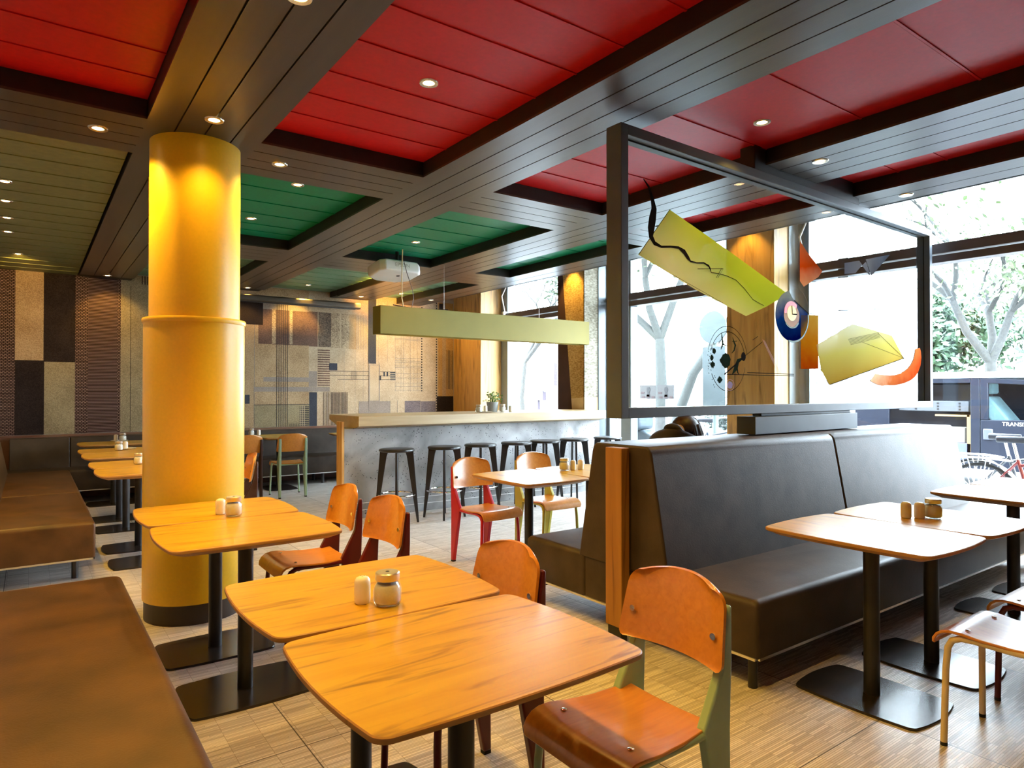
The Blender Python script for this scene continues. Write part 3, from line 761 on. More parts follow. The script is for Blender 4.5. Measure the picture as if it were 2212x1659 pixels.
m.box(-0.002, 0.012, -0.86, 0.86, 0.155, 0.167); m.build('metal_strip', M_trim, bo)
for x in (0.07, 1.98, 3.85):
    for y in (-0.80, 0.80): bench_leg(bo, x, y, 0.17)
# oak post against the end of the booth
po = thing('wooden_post', 'square orange oak post standing against the end of the booth bench', 'post', (2.655, 2.66, 0))
m = MB(); m.box(-0.032, 0.032, -0.062, 0.062, 0.095, 1.082); m.build('shaft', wood('dark_orange_oak', (0.30, 0.125, 0.02), (0.38, 0.17, 0.03), (0.10, 0.035, 0.006), stretch=(9, 9, 0.9), rough=0.5, streak=0.8), po, bevel=0.004)
m = MB(); m.box(-0.024, 0.024, -0.05, 0.05, 0.0, 0.095); m.build('foot', M_black, po)
# near bench, along the left wall beside the camera
nb = thing('bench_seat', 'brown leather bench seat in the bottom left corner', 'bench', (-0.62, 0, 0))
for a, b in ((-2.3, 0.55), (0.555, 4.06)):
    m = MB(); cushion(m, 0, 1.02, a, b, 0.17, 0.435, r=0.045, seg=6); m.build('seat', M_leather_warm, nb, ang=60)
m = MB(); m.box(1.0, 1.015, -2.25, 4.05, 0.158, 0.17); m.box(0, 1.0, 4.035, 4.05, 0.158, 0.17); m.build('metal_strip', M_trim, nb)
for y in (-2.0, 0.6, 3.9):
    for x in (0.1, 0.92): bench_leg(nb, x, y, 0.175)
# far bench along the left wall
fb = thing('bench_seat', 'brown leather bench along the left wall running back to the woven wall', 'bench', (-0.62, 0, 0))
for a, b in ((5.78, 7.55), (7.553, 9.72)):
    m = MB(); cushion(m, 0, 1.02, a, b, 0.17, 0.435, r=0.035); m.build('seat', M_leather_warm, fb, ang=60)
for a, b in ((6.02, 7.55), (7.553, 9.735)):
    m = MB(); m.prism([(0.0, 0.42), (0.42, 0.42), (0.35, 0.80), (0.33, 0.82), (0.0, 0.82)], a, b, 'y'); m.build('backrest', M_leather_warm, fb, bevel=0.012, seg=3)
m = MB(); m.box(0.005, 1.015, 5.78, 5.79, 0.158, 0.17); m.box(1.005, 1.015, 5.78, 9.72, 0.158, 0.17); m.build('metal_strip', M_trim, fb)
for y in (5.95, 7.6, 9.4):
    for x in (0.1, 0.90): bench_leg(fb, x, y, 0.175)
# bench along the back wall
bb = thing('bench_seat', 'long dark leather bench along the back wall under the woven pattern', 'bench', (0, 0, 0))
m = MB(); cushion(m, -0.62, 6.3, 9.745, 10.32, 0.17, 0.425, r=0.03); m.build('seat', M_leather_day, bb, ang=60)
for a, b in ((-0.20, 0.42), (0.425, 2.2), (2.205, 4.3), (4.305, 6.3)):
    m = MB(); m.prism([(10.17, 0.41), (10.24, 0.785), (10.255, 0.80), (10.40, 0.80), (10.40, 0.41)], a, b, 'x'); m.build('backrest', M_leather_day, bb, bevel=0.010, seg=3)
m = MB(); m.box(0.42, 6.3, 9.748, 9.76, 0.158, 0.171); m.build('metal_strip', M_trim, bb)
for x in (0.5, 2.0, 3.6, 5.2, 6.2): bench_leg(bb, x, 9.85, 0.175); bench_leg(bb, x, 10.25, 0.175)
lg = MB(); lg.box(-0.64, 6.52, 10.405, 10.885, 0.0, 0.805)
tag(lg.build('wall_ledge', mat('red_brown_ledge', (0.16, 0.07, 0.045), rough=0.4)), 'narrow red brown ledge between the back bench and the woven wall', 'ledge')

# ------------------------------------------------------------------ pendant lamp over the counter
pl_m = mat('pale_green_yellow_metal', (0.245, 0.20, 0.042), spec=0.2, rough=0.5, var=0.03)
pd = thing('pendant_lamp', 'long pale yellow box pendant lamp hanging above the bar counter', 'pendant lamp', (3.25, 7.05, 2.055))
m = MB(); W_, D_, H_ = 3.23, 0.21, 0.325
m.box(0, W_, 0, 0.012, 0, H_); m.box(0, W_, D_ - 0.012, D_, 0, H_); m.box(0, 0.012, 0.012, D_ - 0.012, 0, H_); m.box(W_ - 0.012, W_, 0.012, D_ - 0.012, 0, H_)
m.box(0.012, W_ - 0.012, 0.012, D_ - 0.012, 0.14, 0.15); m.build('housing', pl_m, pd, bevel=0.002)
m = MB()
for k in range(3): m.tube([(0.25 + 1.0 * k, D_ / 2, 0.11), (1.05 + 1.0 * k, D_ / 2, 0.11)], 0.013, 10)
m.build('tube_lamp', mat('lit_tube', (1, 0.8, 0.45), emit=5.0, ecol=(1, 0.72, 0.35)), pd)
m = MB(); m.tube([(0.18, 0.04, 0.345), (0.30, 0.06, 0.335), (0.42, 0.09, 0.33), (0.75, 0.12, 0.335), (0.95, 0.1, 0.345)], 0.007, 8); m.build('loose_cable', M_brownm, pd)
pc = MB(); pc.tube([(0.32, 0.07, 0.327), (0.31, 0.05, 0.36), (0.285, 0.03, 0.43), (0.285, 0.03, 0.62), (0.29, 0.03, 0.9), (0.295, 0.03, 1.005)], 0.0065, 8); pc.build('hanging_cord', mat('cream_cable', (0.75, 0.60, 0.32), rough=0.5), pd)
pc = MB(); pc.tube([(0.30, 0.03, 0.90), (0.36, 0.05, 0.74), (0.45, 0.08, 0.55), (0.47, 0.09, 0.45), (0.45, 0.10, 0.33)], 0.004, 8); pc.build('thin_cord', M_brownm, pd)
m = MB()
for k in range(2): m.tube([(0.9 + 1.5 * k, D_ / 2, 0.15), (0.9 + 1.5 * k, D_ / 2, 1.005)], 0.0012, 6)
m.build('suspension_wire', M_trim, pd)
ld = bpy.data.lights.new('pendant_uplight', 'SPOT'); ld.energy = 1500 * PW; ld.color = (1, 0.48, 0.08); ld.spot_size = R(26); ld.spot_blend = 0.8; ld.shadow_soft_size = 0.02
lo = bpy.data.objects.new('pendant_uplight', ld); COL.objects.link(lo); lo.location = (3.55, 7.16, 2.41); lo.rotation_euler = (Vector((4.40, 9.20, 2.95)) - lo.location).to_track_quat('-Z', 'Y').to_euler()

# ------------------------------------------------------------------ projector
pj = thing('projector', 'white ceiling projector hanging in the green bay', 'projector', (3.545, 7.33, 2.845))
pj.rotation_euler = (R(-9), R(0), R(4))
def octo(w, d, c1, c2): return [(-w, -d + c1), (-w + c1, -d), (w - c1, -d), (w, -d + c1), (w, d - c2), (w - c2 * 1.4, d), (-w + c2 * 1.4, d), (-w, d - c2)]
m = MB(); oc = octo(0.28, 0.22, 0.06, 0.10)
m.stack([[(x * s, y * s, z) for x, y in oc] for s, z in ((0.93, -0.075), (0.985, -0.062), (1, -0.03), (1, 0.03), (0.97, 0.055), (0.85, 0.07))])
m.build('body', M_white, pj, bevel=0.008, ang=40)
m = MB(); m.lathe([(0.022, -0.080), (0.022, -0.074)], 20, (0.03, -0.05, 0)); m.build('sensor_window', M_black, pj)
m = MB()
for x, y in ((-0.12, 0.10), (0.02, 0.13), (0.0, 0.06)): m.lathe([(0.006, -0.078), (0.006, -0.074)], 10, (x, y, 0))
m.build('button', M_trim, pj)
m = MB(); m.tube([(0, -0.10, 0.06), (0, -0.125, 0.225)], 0.022, 12); m.box(-0.08, 0.08, -0.16, 0.0, 0.066, 0.074); m.build('ceiling_mount', M_black, pj)
m = MB(); m.tube([(0, 0.225, -0.01), (0, 0.24, -0.012)], 0.045, 20); m.build('lens', M_black, pj)
def text(name, s, size, loc, rot, m, parent=None, ext=0.001, align='CENTER'):
    cu = bpy.data.curves.new(name, 'FONT'); cu.body = s; cu.size = size; cu.extrude = ext; cu.align_x = align; cu.align_y = 'CENTER'
    cu.materials.append(m)
    o = bpy.data.objects.new(name, cu); COL.objects.link(o); o.location = loc; o.rotation_euler = rot
    if parent: o.parent = parent
    return o
text('lettering', 'EPSON', 0.065, (0.0, -0.2205, 0.0), (R(90), 0, 0), mat('grey_print', (0.42, 0.38, 0.30), rough=0.6), pj)

# ------------------------------------------------------------------ projection screen case
sc_ = thing('screen_case', 'long dark case of a roll-up projection screen under the ceiling at the back wall', 'projection screen', (1.95, 10.46, 2.80))
m = MB(); m.prism([(-0.05, -0.03), (-0.035, -0.05), (0.05, -0.05), (0.05, 0.05), (-0.035, 0.05), (-0.05, 0.03)], 0, 2.5, 'x'); m.build('housing', mat('bronze_metal', (0.075, 0.058, 0.04), rough=0.35, metal=0.4), sc_, bevel=0.006)
m = MB()
for x in (0.3, 2.2): m.box(x, x + 0.05, 0.05, 0.42, 0.0, 0.03)
m.build('wall_bracket', M_black, sc_)
m = MB(); m.box(0.02, 2.42, -0.012, 0.012, -0.062, -0.05); m.build('bottom_bar', M_black, sc_)
# ------------------------------------------------------------------ woven wall picture on the back wall
W_tan = weave('tan_weave', (0.24, 0.15, 0.075), (0.50, 0.35, 0.20))
W_olive = weave('olive_tan_weave', (0.17, 0.13, 0.07), (0.36, 0.29, 0.17))
W_cream = weave('cream_pale_weave', (0.33, 0.24, 0.145), (0.54, 0.42, 0.285))
W_brown = weave('brown_purple_weave', (0.055, 0.035, 0.030), (0.22, 0.13, 0.09), fx=70, fz=200, amt=0.6)
W_black = weave('black_brown_weave', (0.012, 0.008, 0.008), (0.035, 0.024, 0.022))
W_speck = weave('speckled_dark_weave', (0.03, 0.022, 0.02), (0.22, 0.16, 0.11), fx=60, fz=100, amt=0.5)
W_specl = weave('speckled_tan_weave', (0.15, 0.10, 0.06), (0.55, 0.42, 0.27), fx=60, fz=100, amt=0.5)
W_slate = weave('slate_weave', (0.035, 0.038, 0.048), (0.065, 0.068, 0.080))
W_grey = weave('grey_brown_weave', (0.20, 0.16, 0.13), (0.34, 0.28, 0.23))
W_purple = weave('purple_grey_weave', (0.08, 0.065, 0.07), (0.22, 0.18, 0.18), fx=60, fz=160)
W_line = mat('black_thread', (0.03, 0.025, 0.025), rough=0.9)
W_gline = mat('grey_thread', (0.22, 0.19, 0.16), rough=0.9)
W_dash = brickmat('pink_dash_weave', (0.34, 0.22, 0.17), (0.26, 0.16, 0.12), (0.030, 0.014, 0.012), 0.040, 0.020, 0.0065, 0.5, 2, 0.95)
W_stripe = brickmat('pink_striped_weave', (0.035, 0.016, 0.014), (0.030, 0.012, 0.011), (0.26, 0.17, 0.14), 3.0, 0.0205, 0.0028, 0.0, 2, 0.95)
W_orange = weave('orange_brown_weave', (0.32, 0.17, 0.05), (0.52, 0.31, 0.11))
WM = [W_tan, W_olive, W_cream, W_brown, W_black, W_speck, W_specl, W_slate, W_grey, W_purple, W_line, W_gline, W_dash, W_stripe, W_orange]
TAN, OLV, CRM, BRN, BLK, SPK, SPL, SLT, GRY, PUR, LIN, GLN, DSH, STR, ORG = range(15)
tp = MB(); _lay = [0]
def patch(x0, z0, x1, z1, mi, d):
    """one woven field; d = how many threads deep it sits on the ground cloth"""
    y = YB - 0.006 - 0.0012 * d; tp.cur = mi
    tp.add([(x0, y, z0), (x1, y, z0), (x1, y, z1), (x0, y, z1)], [(0, 1, 2, 3)])
tp.cur = CRM; tp.box(-0.62, 6.52, YB - 0.006, YB - 0.001, 0.81, 3.05)
patch(-0.62, 0.81, -0.16, 3.05, DSH, 1); patch(-0.16, 1.80, 0.145, 3.05, TAN, 1); patch(-0.16, 0.81, 0.155, 1.80, BLK, 1)
patch(0.145, 1.785, 0.50, 3.05, BLK, 1); patch(0.155, 0.81, 0.50, 1.785, OLV, 1)
patch(0.50, 0.81, 1.04, 3.05, DSH, 1); patch(0.65, 0.81, 1.00, 3.05, STR, 2)
patch(1.04, 0.81, 2.74, 3.05, OLV, 1); patch(1.16, 0.81, 1.166, 2.9, BLK, 2)
for i in range(9): patch(1.30 + 0.035 * i, 2.93, 1.312 + 0.035 * i, 3.05, BLK, 2)
patch(2.0, 0.81, 2.74, 3.05, TAN, 2)
patch(2.74, 0.81, 2.86, 3.05, TAN, 3); patch(2.86, 0.81, 3.74, 3.05, TAN, 1); patch(2.866, 0.81, 2.873, 2.44, GLN, 2)
patch(2.56, 2.44, 3.0, 2.81, BLK, 5); patch(2.73, 1.19, 2.80, 1.33, SLT, 5)
patch(3.0, 2.70, 3.74, 2.80, GRY, 2)
patch(2.93, 2.14, 3.74, 2.70, BRN, 2); patch(3.74, 2.13, 3.89, 2.71, BRN, 2); patch(3.90, 2.13, 4.12, 2.71, SPK, 2)
patch(4.12, 2.12, 4.27, 2.71, SPL, 2); patch(4.30, 2.12, 4.44, 2.71, SPL, 2); patch(4.44, 2.11, 4.57, 2.71, TAN, 2)
for i in range(7): patch(4.58 + 0.03 * i, 2.11, 4.588 + 0.03 * i, 2.71, GLN, 2)
patch(3.14, 2.15, 3.20, 2.71, SPL, 3); patch(3.42, 2.15, 3.47, 2.71, SPL, 3)
patch(4.79, 1.87, 4.94, 3.05, SLT, 3)
patch(3.74, 1.46, 3.88, 1.72, GRY, 2)
for i in range(18): patch(3.89, 1.40 + 0.039 * i, 4.10, 1.420 + 0.039 * i, BRN, 2)
patch(4.09, 1.74, 4.23, 1.86, SLT, 3)
for z, a, b in ((1.725, 4.10, 5.32), (1.655, 4.10, 5.32), (1.585, 4.24, 5.32)): patch(a, z, b, z + 0.008, LIN, 2)
patch(4.94, 1.67, 4.965, 1.74, SLT, 3); patch(4.98, 1.58, 5.035, 1.66, SLT, 3); patch(5.08, 1.65, 5.11, 1.73, SLT, 3); patch(5.14, 1.65, 5.17, 1.73, SLT, 3)
for i in range(5): patch(5.21, 1.583 + 0.032 * i, 5.31, 1.600 + 0.032 * i, SLT, 3)
for i in range(5): patch(4.48 + 0.024 * i, 1.59, 4.486 + 0.024 * i, 1.73, LIN, 2)
patch(3.01, 1.54, 3.88, 1.615, GRY, 3); patch(2.86, 1.38, 4.10, 1.455, GRY, 3)
for i in range(6): patch(3.215 + 0.034 * i, 0.81, 3.223 + 0.034 * i, 2.80, LIN, 4)
patch(2.87, 0.81, 3.75, 1.17, OLV, 2); patch(2.87, 1.165, 3.75, 1.173, LIN, 3)
for i in range(11): patch(3.59, 0.82 + 0.030 * i, 3.745, 0.834 + 0.030 * i, LIN, 4)
for i in range(3): patch(3.605 + 0.03 * i, 0.81, 3.614 + 0.03 * i, 1.15, CRM, 5)
for i in range(6): patch(3.43 + 0.027 * i, 0.81, 3.437 + 0.027 * i, 0.86, LIN, 4)
patch(3.75, 0.81, 3.88, 1.37, SLT, 3)
for i in range(6): patch(3.99 + 0.022 * i, 0.81, 3.997 + 0.022 * i, 1.37, GLN if i % 2 else LIN, 3)
for i in range(14): patch(4.125 + 0.0215 * i, 0.81, 4.134 + 0.0215 * i, 1.37, LIN, 3)
patch(4.62, 0.98, 4.80, 1.21, GRY, 2); patch(5.01, 0.98, 5.21, 1.21, GRY, 2); patch(4.80, 0.97, 5.01, 1.85, GRY, 3)
patch(4.822, 1.22, 4.99, 1.84, CRM, 4)
for x in (4.80, 5.005, 4.62, 5.21, 5.35): patch(x, 0.97, x + 0.006, 1.9 if x in (4.80, 5.005) else 1.22, GLN, 5)
patch(4.40, 0.985, 5.40, 0.993, GLN, 4)
patch(5.50, 0.97, 5.825, 1.21, PUR, 2); patch(5.83, 0.97, 6.14, 1.20, PUR, 2)
for x in (5.845, 6.155):
    z = 1.0 if x > 6 else 1.38
    while z < 3.03: patch(x - 0.012, z, x + 0.012, z + 0.024, LIN, 3); z += 0.048
for z in (2.33, 2.31, 1.98, 1.93, 1.90, 1.84, 1.81, 1.70, 1.62, 1.53, 1.47, 1.40): patch(5.30, z, 5.84, z + 0.006, GLN, 2)
for x in (5.31, 5.42, 5.47, 5.58, 5.61, 5.68, 5.75): patch(x, 1.38, x + 0.005, 2.95, GLN, 3)
for i in range(9): patch(5.28, 2.80 + 0.022 * i, 5.84, 2.808 + 0.022 * i, GLN, 4)
patch(6.19, 1.29, 6.52, 3.05, ORG, 1); patch(6.28, 1.29, 6.36, 3.05, TAN, 2); patch(6.21, 2.90, 6.29, 3.03, SLT, 3)
for i in range(5): patch(6.375 + 0.03 * i, 1.42, 6.386 + 0.03 * i, 2.16, LIN, 3)
patch(6.165, 0.97, 6.52, 1.29, BLK, 2)
for x, a, b in ((4.35, 1.0, 2.1), (4.55, 1.0, 2.1), (4.70, 1.2, 2.1), (5.16, 1.9, 3.0), (4.98, 1.3, 3.0)): patch(x, a, x + 0.004, b, GLN, 1)
o = tp.build('woven_wall_picture', WM, smooth=False)
tag(o, 'wall-wide woven textile picture of brown, cream and black fields on the back wall', 'wall hanging')

# ------------------------------------------------------------------ shakers and jars
GJ = 'glass sugar jars'; GS = 'small salt and pepper shakers'; GT = 'white trays on the tables'
def make_jar(label, loc):
    j = thing('sugar_jar', label, 'jar', loc, 0, GJ)
    out = [(0.030, 0.0), (0.038, 0.003), (0.0425, 0.014), (0.043, 0.045), (0.040, 0.060), (0.033, 0.070), (0.0315, 0.079), (0.034, 0.083)]
    inn = [(0.032, 0.083), (0.0295, 0.078), (0.031, 0.070), (0.038, 0.058), (0.0405, 0.045), (0.040, 0.014), (0.035, 0.006), (0.002, 0.006)]
    m = MB(); m.lathe(out + inn, 28); m.build('glass', M_jar, j, ang=60)
    m = MB(); m.lathe([(0.034, 0.0065), (0.0392, 0.014), (0.0396, 0.045), (0.037, 0.0575), (0.031, 0.067), (0.015, 0.070), (0.002, 0.069)], 24); m.build('sugar', M_sugar, j, ang=60)
    m = MB(); m.lathe([(0.0355, 0.076), (0.0368, 0.078), (0.0368, 0.097), (0.034, 0.100), (0.010, 0.1005), (0.001, 0.1005)], 28); lid = m.build('lid', mat('brushed_steel_lid', (0.72, 0.68, 0.60), rough=0.32, metal=0.85), j)
    m = MB()
    for k in range(6): m.box(0.004 + 0, 0.006, -0.001, 0.001, 0.1003, 0.1010) if k == 0 else None
    m.lathe([(0.006, 0.1004), (0.006, 0.1012), (0.001, 0.1012)], 12); m.build('pour_hole', M_black, lid)
    return j
def make_shaker(label, loc, group=GS):
    s = thing('shaker', label, 'shaker', loc, 0, group)
    m = MB(); m.lathe([(0.021, 0.0), (0.0235, 0.003), (0.0245, 0.012), (0.0245, 0.062), (0.023, 0.071), (0.018, 0.078), (0.009, 0.0815), (0.001, 0.082)], 26); m.build('body', M_ceramic, s, ang=60)
    m = MB()
    for a in (0, 120, 240): m.lathe([(0.0014, 0.0800), (0.0014, 0.0822), (0.0003, 0.0823)], 8, (0.006 * cos(R(a)), 0.006 * sin(R(a)), 0))
    m.build('pour_holes', M_black, s)
    return s
def make_tray(label, loc, group=GT):
    m = MB(); m.lathe([(0.060, 0.0), (0.085, 0.003), (0.10, 0.012), (0.098, 0.013), (0.083, 0.0055), (0.002, 0.004)], 30)
    t = m.build('serving_plate', M_ceramic, loc=loc, ang=60); return tag(t, label, 'plate', group)
ZT = 0.7497
j0 = make_jar('sugar jar with steel lid on the front table beside a white shaker', (0.883, 1.862, ZT))
for x, y, z, lb in ((0.860, 3.644, ZT, 'sugar jar on the table in front of the yellow column'), (0.78, 6.662, ZT, 'sugar jar cut off by the left edge of the yellow column'),
                    (0.785, 8.335, ZT, 'sugar jar in front of the white tray on a far left table'), (0.965, 9.80, ZT + 0.0058, 'jar on the plate of the farthest left table'),
                    (2.597, 10.0, ZT, 'sugar jar on the back wall table just right of the column'), (3.521, 4.13, ZT, 'jar beside two amber shakers on the table behind the booth'),
                    (3.728, 1.486, ZT, 'sugar jar on the bright right table beside two shakers'), (4.585, 7.03, 1.1205, 'sugar jar at the left of the plant on the bar counter'), (4.965, 7.06, 1.1205, 'sugar jar at the right of the plant on the bar counter')):
    dup(j0, (x, y, z), random.random(), lb)
s0 = make_shaker('white shaker left of the sugar jar on the front table', (0.828, 1.922, ZT))
for x, y, z, lb in ((0.815, 3.735, ZT, 'shaker behind the jar on the table before the yellow column'), (0.86, 8.47, ZT + 0.0058, 'white shaker on the tray behind a jar on a far left table'),
                    (0.895, 9.86, ZT + 0.0058, 'amber-lit shaker on the plate of the farthest left table'), (2.69, 9.96, ZT, 'shaker beside the jar on the back wall table right of the column'),
                    (3.594, 4.105, ZT, 'shaker right beside the jar on the table behind the booth'), (3.672, 4.10, ZT, 'amber shaker apart at right on the table behind the booth'),
                    (3.628, 1.572, ZT, 'left shaker of the two on the bright right table'), (3.667, 1.525, ZT, 'right shaker of the two, next to the jar on the bright right table'),
                    (4.676, 7.02, 1.1205 + 0.0058, 'wood-toned shaker on the plate left of the counter plant'), (5.07, 7.02, 1.1205, 'white shaker alone at the right of the counter plant')):
    dup(s0, (x, y, z), random.random(), lb)
make_tray('white plate under the shaker on a far left table', (0.87, 8.49, ZT)); make_tray('plate on the farthest left table', (0.93, 9.83, ZT)); make_tray('small white plate beside the plant pot on the bar counter', (4.70, 7.06, 1.1205))

# ------------------------------------------------------------------ potted plant on the counter
pp = thing('potted_plant', 'small leafy green plant in a grey pot on the bar counter', 'potted plant', (4.865, 7.14, 1.1205))
m = MB(); m.lathe([(0.058, 0.0), (0.062, 0.004), (0.078, 0.125), (0.080, 0.130), (0.074, 0.130), (0.070, 0.11), (0.002, 0.108)], 30); m.build('pot', mat('grey_pot', (0.30, 0.32, 0.31), rough=0.6), pp)
lf = MB(); stm = MB()
rng = random.Random(3)
for k in range(44):
    a = rng.uniform(0, 2 * pi); rr = rng.uniform(0.01, 0.115); h = 0.13 + rng.uniform(0.03, 0.16) * (1 - 0.4 * rr / 0.115); h -= 0.02 if rr > 0.09 else 0
    c = Vector((rr * cos(a), rr * sin(a), h)); stm.tube([(0.03 * cos(a), 0.03 * sin(a), 0.105), c * 0.7 + Vector((0, 0, h * 0.25)), c], [0.0025, 0.002, 0.0015], 5)
    d = Vector((cos(a), sin(a), rng.uniform(-0.5, 0.5))).normalized(); sd = d.cross(Vector((0, 0, 1))).normalized(); L = rng.uniform(0.030, 0.052); w = L * 0.42; up = sd.cross(d)
    p = [c, c + d * L * 0.4 + sd * w - up * 0.004, c + d * L * 0.75 + sd * w * 0.7, c + d * L - up * 0.008, c + d * L * 0.75 - sd * w * 0.7, c + d * L * 0.4 - sd * w - up * 0.004, c + d * L * 0.55 - up * 0.010 * -1]
    lf.add(p, [(0, 6, 1), (1, 6, 2), (2, 6, 3), (3, 6, 4), (4, 6, 5), (5, 6, 0)])
stm.build('stems', mat('green_stem', (0.12, 0.25, 0.04), rough=0.5), pp); lf.build('leaves', mat('fresh_green_leaf', (0.085, 0.20, 0.022), rough=0.4, var=0.35, scale=30), pp)

# ------------------------------------------------------------------ painted glass partition above the booth
FP = thing('glass_partition', 'large grey steel framed glass partition with abstract painting above the booth', 'glass partition', (2.65, 2.68, 0), R(1.2))
FL, FZ0, FZ1 = 4.16, 1.243, 2.893
m = MB(); hw = 0.058
m.box(0, 0.058, -hw, hw, FZ0, FZ1); m.box(FL - 0.058, FL, -hw, hw, FZ0, FZ1)
m.box(0.058, FL - 0.058, -hw, hw, FZ0, FZ0 + 0.058); m.box(0.058, FL - 0.058, -hw, hw, FZ1 - 0.058, FZ1)
m.build('frame', M_frame, FP, bevel=0.003)
m = MB(); m.box(0.058, FL - 0.058, -0.009, -0.0055, FZ1 - 0.066, FZ1 - 0.058); m.box(0.058, 0.066, -0.009, -0.0055, FZ0 + 0.06, FZ1 - 0.06); m.box(FL - 0.066, FL - 0.058, -0.009, -0.0055, FZ0 + 0.06, FZ1 - 0.06); m.build('glazing_seal', M_groove, FP)
for a, b in ((0.06, 1.389), (1.394, 2.771), (2.776, FL - 0.06)):
    m = MB(); m.box(a, b, -0.004, 0.004, FZ0 + 0.058, FZ1 - 0.058); m.build('pane', M_art, FP)
m = MB(); m.box(1.2845, 2.70, -0.058, 0.085, 1.102, 1.222); m.box(1.40, 2.64, -0.03, 0.04, 1.222, FZ0); m.build('lower_support', M_frame, FP, bevel=0.003)
m = MB(); m.box(1.30, 2.76, -0.05, 0.06, FZ1, 2.948); m.box(1.30, 1.43, -0.05, 0.06, 2.948, ZP); m.box(2.12, 2.66, -0.05, 0.06, 2.948, ZP); m.build('upper_support', M_fascia, FP)
def fpoly(name, pts, m_, d=0):
    b = MB(); y = -0.0046 - 0.0009 * d; b.prism(pts, y - 0.0006, y, 'y'); return b.build(name, m_, FP, smooth=False)
def ribbon(pts, ws):
    L_ = []; R_ = []
    for i, p in enumerate(pts):
        a = Vector(pts[max(0, i - 1)]); b = Vector(pts[min(len(pts) - 1, i + 1)]); t = (b - a).normalized(); n = Vector((-t.y, t.x)); w = ws[i] / 2 if isinstance(ws, (list, tuple)) else ws / 2
        L_.append(tuple(Vector(p) + n * w)); R_.append(tuple(Vector(p) - n * w))
    return L_, R_
def fribbon(name, pts, ws, m_, d=2, mb_=None):
    L_, R_ = ribbon(pts, ws); b = mb_ or MB(); y = -0.0046 - 0.0009 * d; n = len(L_)
    vs = [(p[0], y, p[1]) for p in L_] + [(p[0], y, p[1]) for p in R_] + [(p[0], y - 0.0006, p[1]) for p in L_] + [(p[0], y - 0.0006, p[1]) for p in R_]
    fs = []
    for i in range(n - 1):
        fs += [(i, n + i, n + i + 1, i + 1), (2 * n + i, 2 * n + i + 1, 3 * n + i + 1, 3 * n + i), (i, i + 1, 2 * n + i + 1, 2 * n + i), (n + i, 3 * n + i, 3 * n + i + 1, n + i + 1)]
    b.add(vs, fs)
    return None if mb_ else b.build(name, m_, FP, smooth=False)
def arc(cx, cz, rx, rz, a0, a1, n=40): return [(cx + rx * cos(R(a0 + (a1 - a0) * i / n)), cz + rz * sin(R(a0 + (a1 - a0) * i / n))) for i in range(n + 1)]
P_ink = mat('black_glass_ink', (0.010, 0.007, 0.007), rough=0.9, spec=0.02)
P_dgreen = mat('dark_green_glass_ink', (0.008, 0.022, 0.014), rough=0.9, spec=0.02)
P_band = paintmat('yellow_green_glass_paint', (0.62, 0.80, 0.05), (0.55, 0.70, 0.08), 1.0, 0.97, vec=(0.5, 0, 0.87), lo=1.75, hi=2.5, noise=0.15, nscale=1.2, c3=(0.98, 0.97, 0.60), a3=0.985)  # whitish middle tone imitates sky glowing through the paint
fpoly('painted_band', [(0.195, 2.186), (0.473, 2.493), (1.005, 2.338), (1.777, 2.097), (1.51, 1.986), (1.261, 1.901), (0.716, 2.033)], P_band, 0)
SQ = [[0.24, 2.633, 0.0048], [0.284, 2.597, 0.0133], [0.314, 2.537, 0.0211], [0.332, 2.475, 0.0363], [0.318, 2.413, 0.0483], [0.305, 2.352, 0.0453], [0.305, 2.304, 0.0302], [0.336, 2.27, 0.0211], [0.398, 2.257, 0.0109], [0.481, 2.269, 0.0097], [0.556, 2.273, 0.0121], [0.609, 2.254, 0.0242], [0.643, 2.224, 0.0211], [0.672, 2.202, 0.0085], [0.732, 2.2, 0.006], [0.803, 2.208, 0.0073], [0.854, 2.194, 0.0109], [0.869, 2.177, 0.0085], [0.88, 2.155, 0.0036], [0.948, 2.156, 0.003], [1.035, 2.152, 0.003], [1.145, 2.134, 0.003], [1.236, 2.089, 0.003], [1.341, 2.019, 0.003], [1.473, 1.988, 0.0024]]
fribbon('painted_squiggle', [(a, b) for a, b, c in SQ], [c * 1.25 for a, b, c in SQ], P_ink, 2)
b = MB()
for pts, w in (([(0.737, 2.162), (1.002, 2.192), (0.943, 2.126)], 0.0035), ([(0.986, 2.193), (0.927, 2.125)], 0.0035), ([(0.473, 2.493), (0.195, 2.186)], 0.004), ([(0.5, 2.10), (1.0, 1.968)], 0.002),
               ([(1.012, 1.505), (1.851, 1.505)], 0.005), ([(1.266, 1.52), (1.851, 1.517)], 0.005), ([(1.012, 1.505), (1.152, 1.58)], 0.010), ([(1.152, 1.58), (1.252, 1.637), (1.45, 1.736)], 0.004), ([(1.33, 1.742), (1.394, 1.771)], 0.004),
               ([(2.365, 1.444), (3.672, 1.687), (3.328, 2.032)], 0.006), ([(2.054, 1.97), (2.323, 2.013), (3.26, 2.099)], 0.004), ([(3.672, 1.687), (3.167, 1.886)], 0.003), ([(3.672, 1.687), (2.87, 1.80)], 0.002), ([(1.855, 2.057), (2.058, 1.971)], 0.007),
               ([(1.826, 2.016), (1.832, 1.954), (1.895, 1.956)], 0.008)): fribbon('', pts, w, None, 5, b)
for i in range(6):
    t = i / 5; fribbon('', [(2.658 + 0.04 * t, 1.81 - 0.043 * t), (3.19 + 0.022 * t, 1.892 - 0.041 * t)], 0.002, None, 3, b)
b.build('painted_lines', P_ink, FP, smooth=False)
b = MB(); 
for k in range(3): fribbon('', [(1.45 + 0.014 * k, 1.755 - 0.005 * k), (1.649 + 0.014 * k, 1.516)], 0.0025, None, 3, b)
b.build('painted_red_lines', mat('red_brown_ink', (0.32, 0.06, 0.03), rough=0.6), FP, smooth=False)
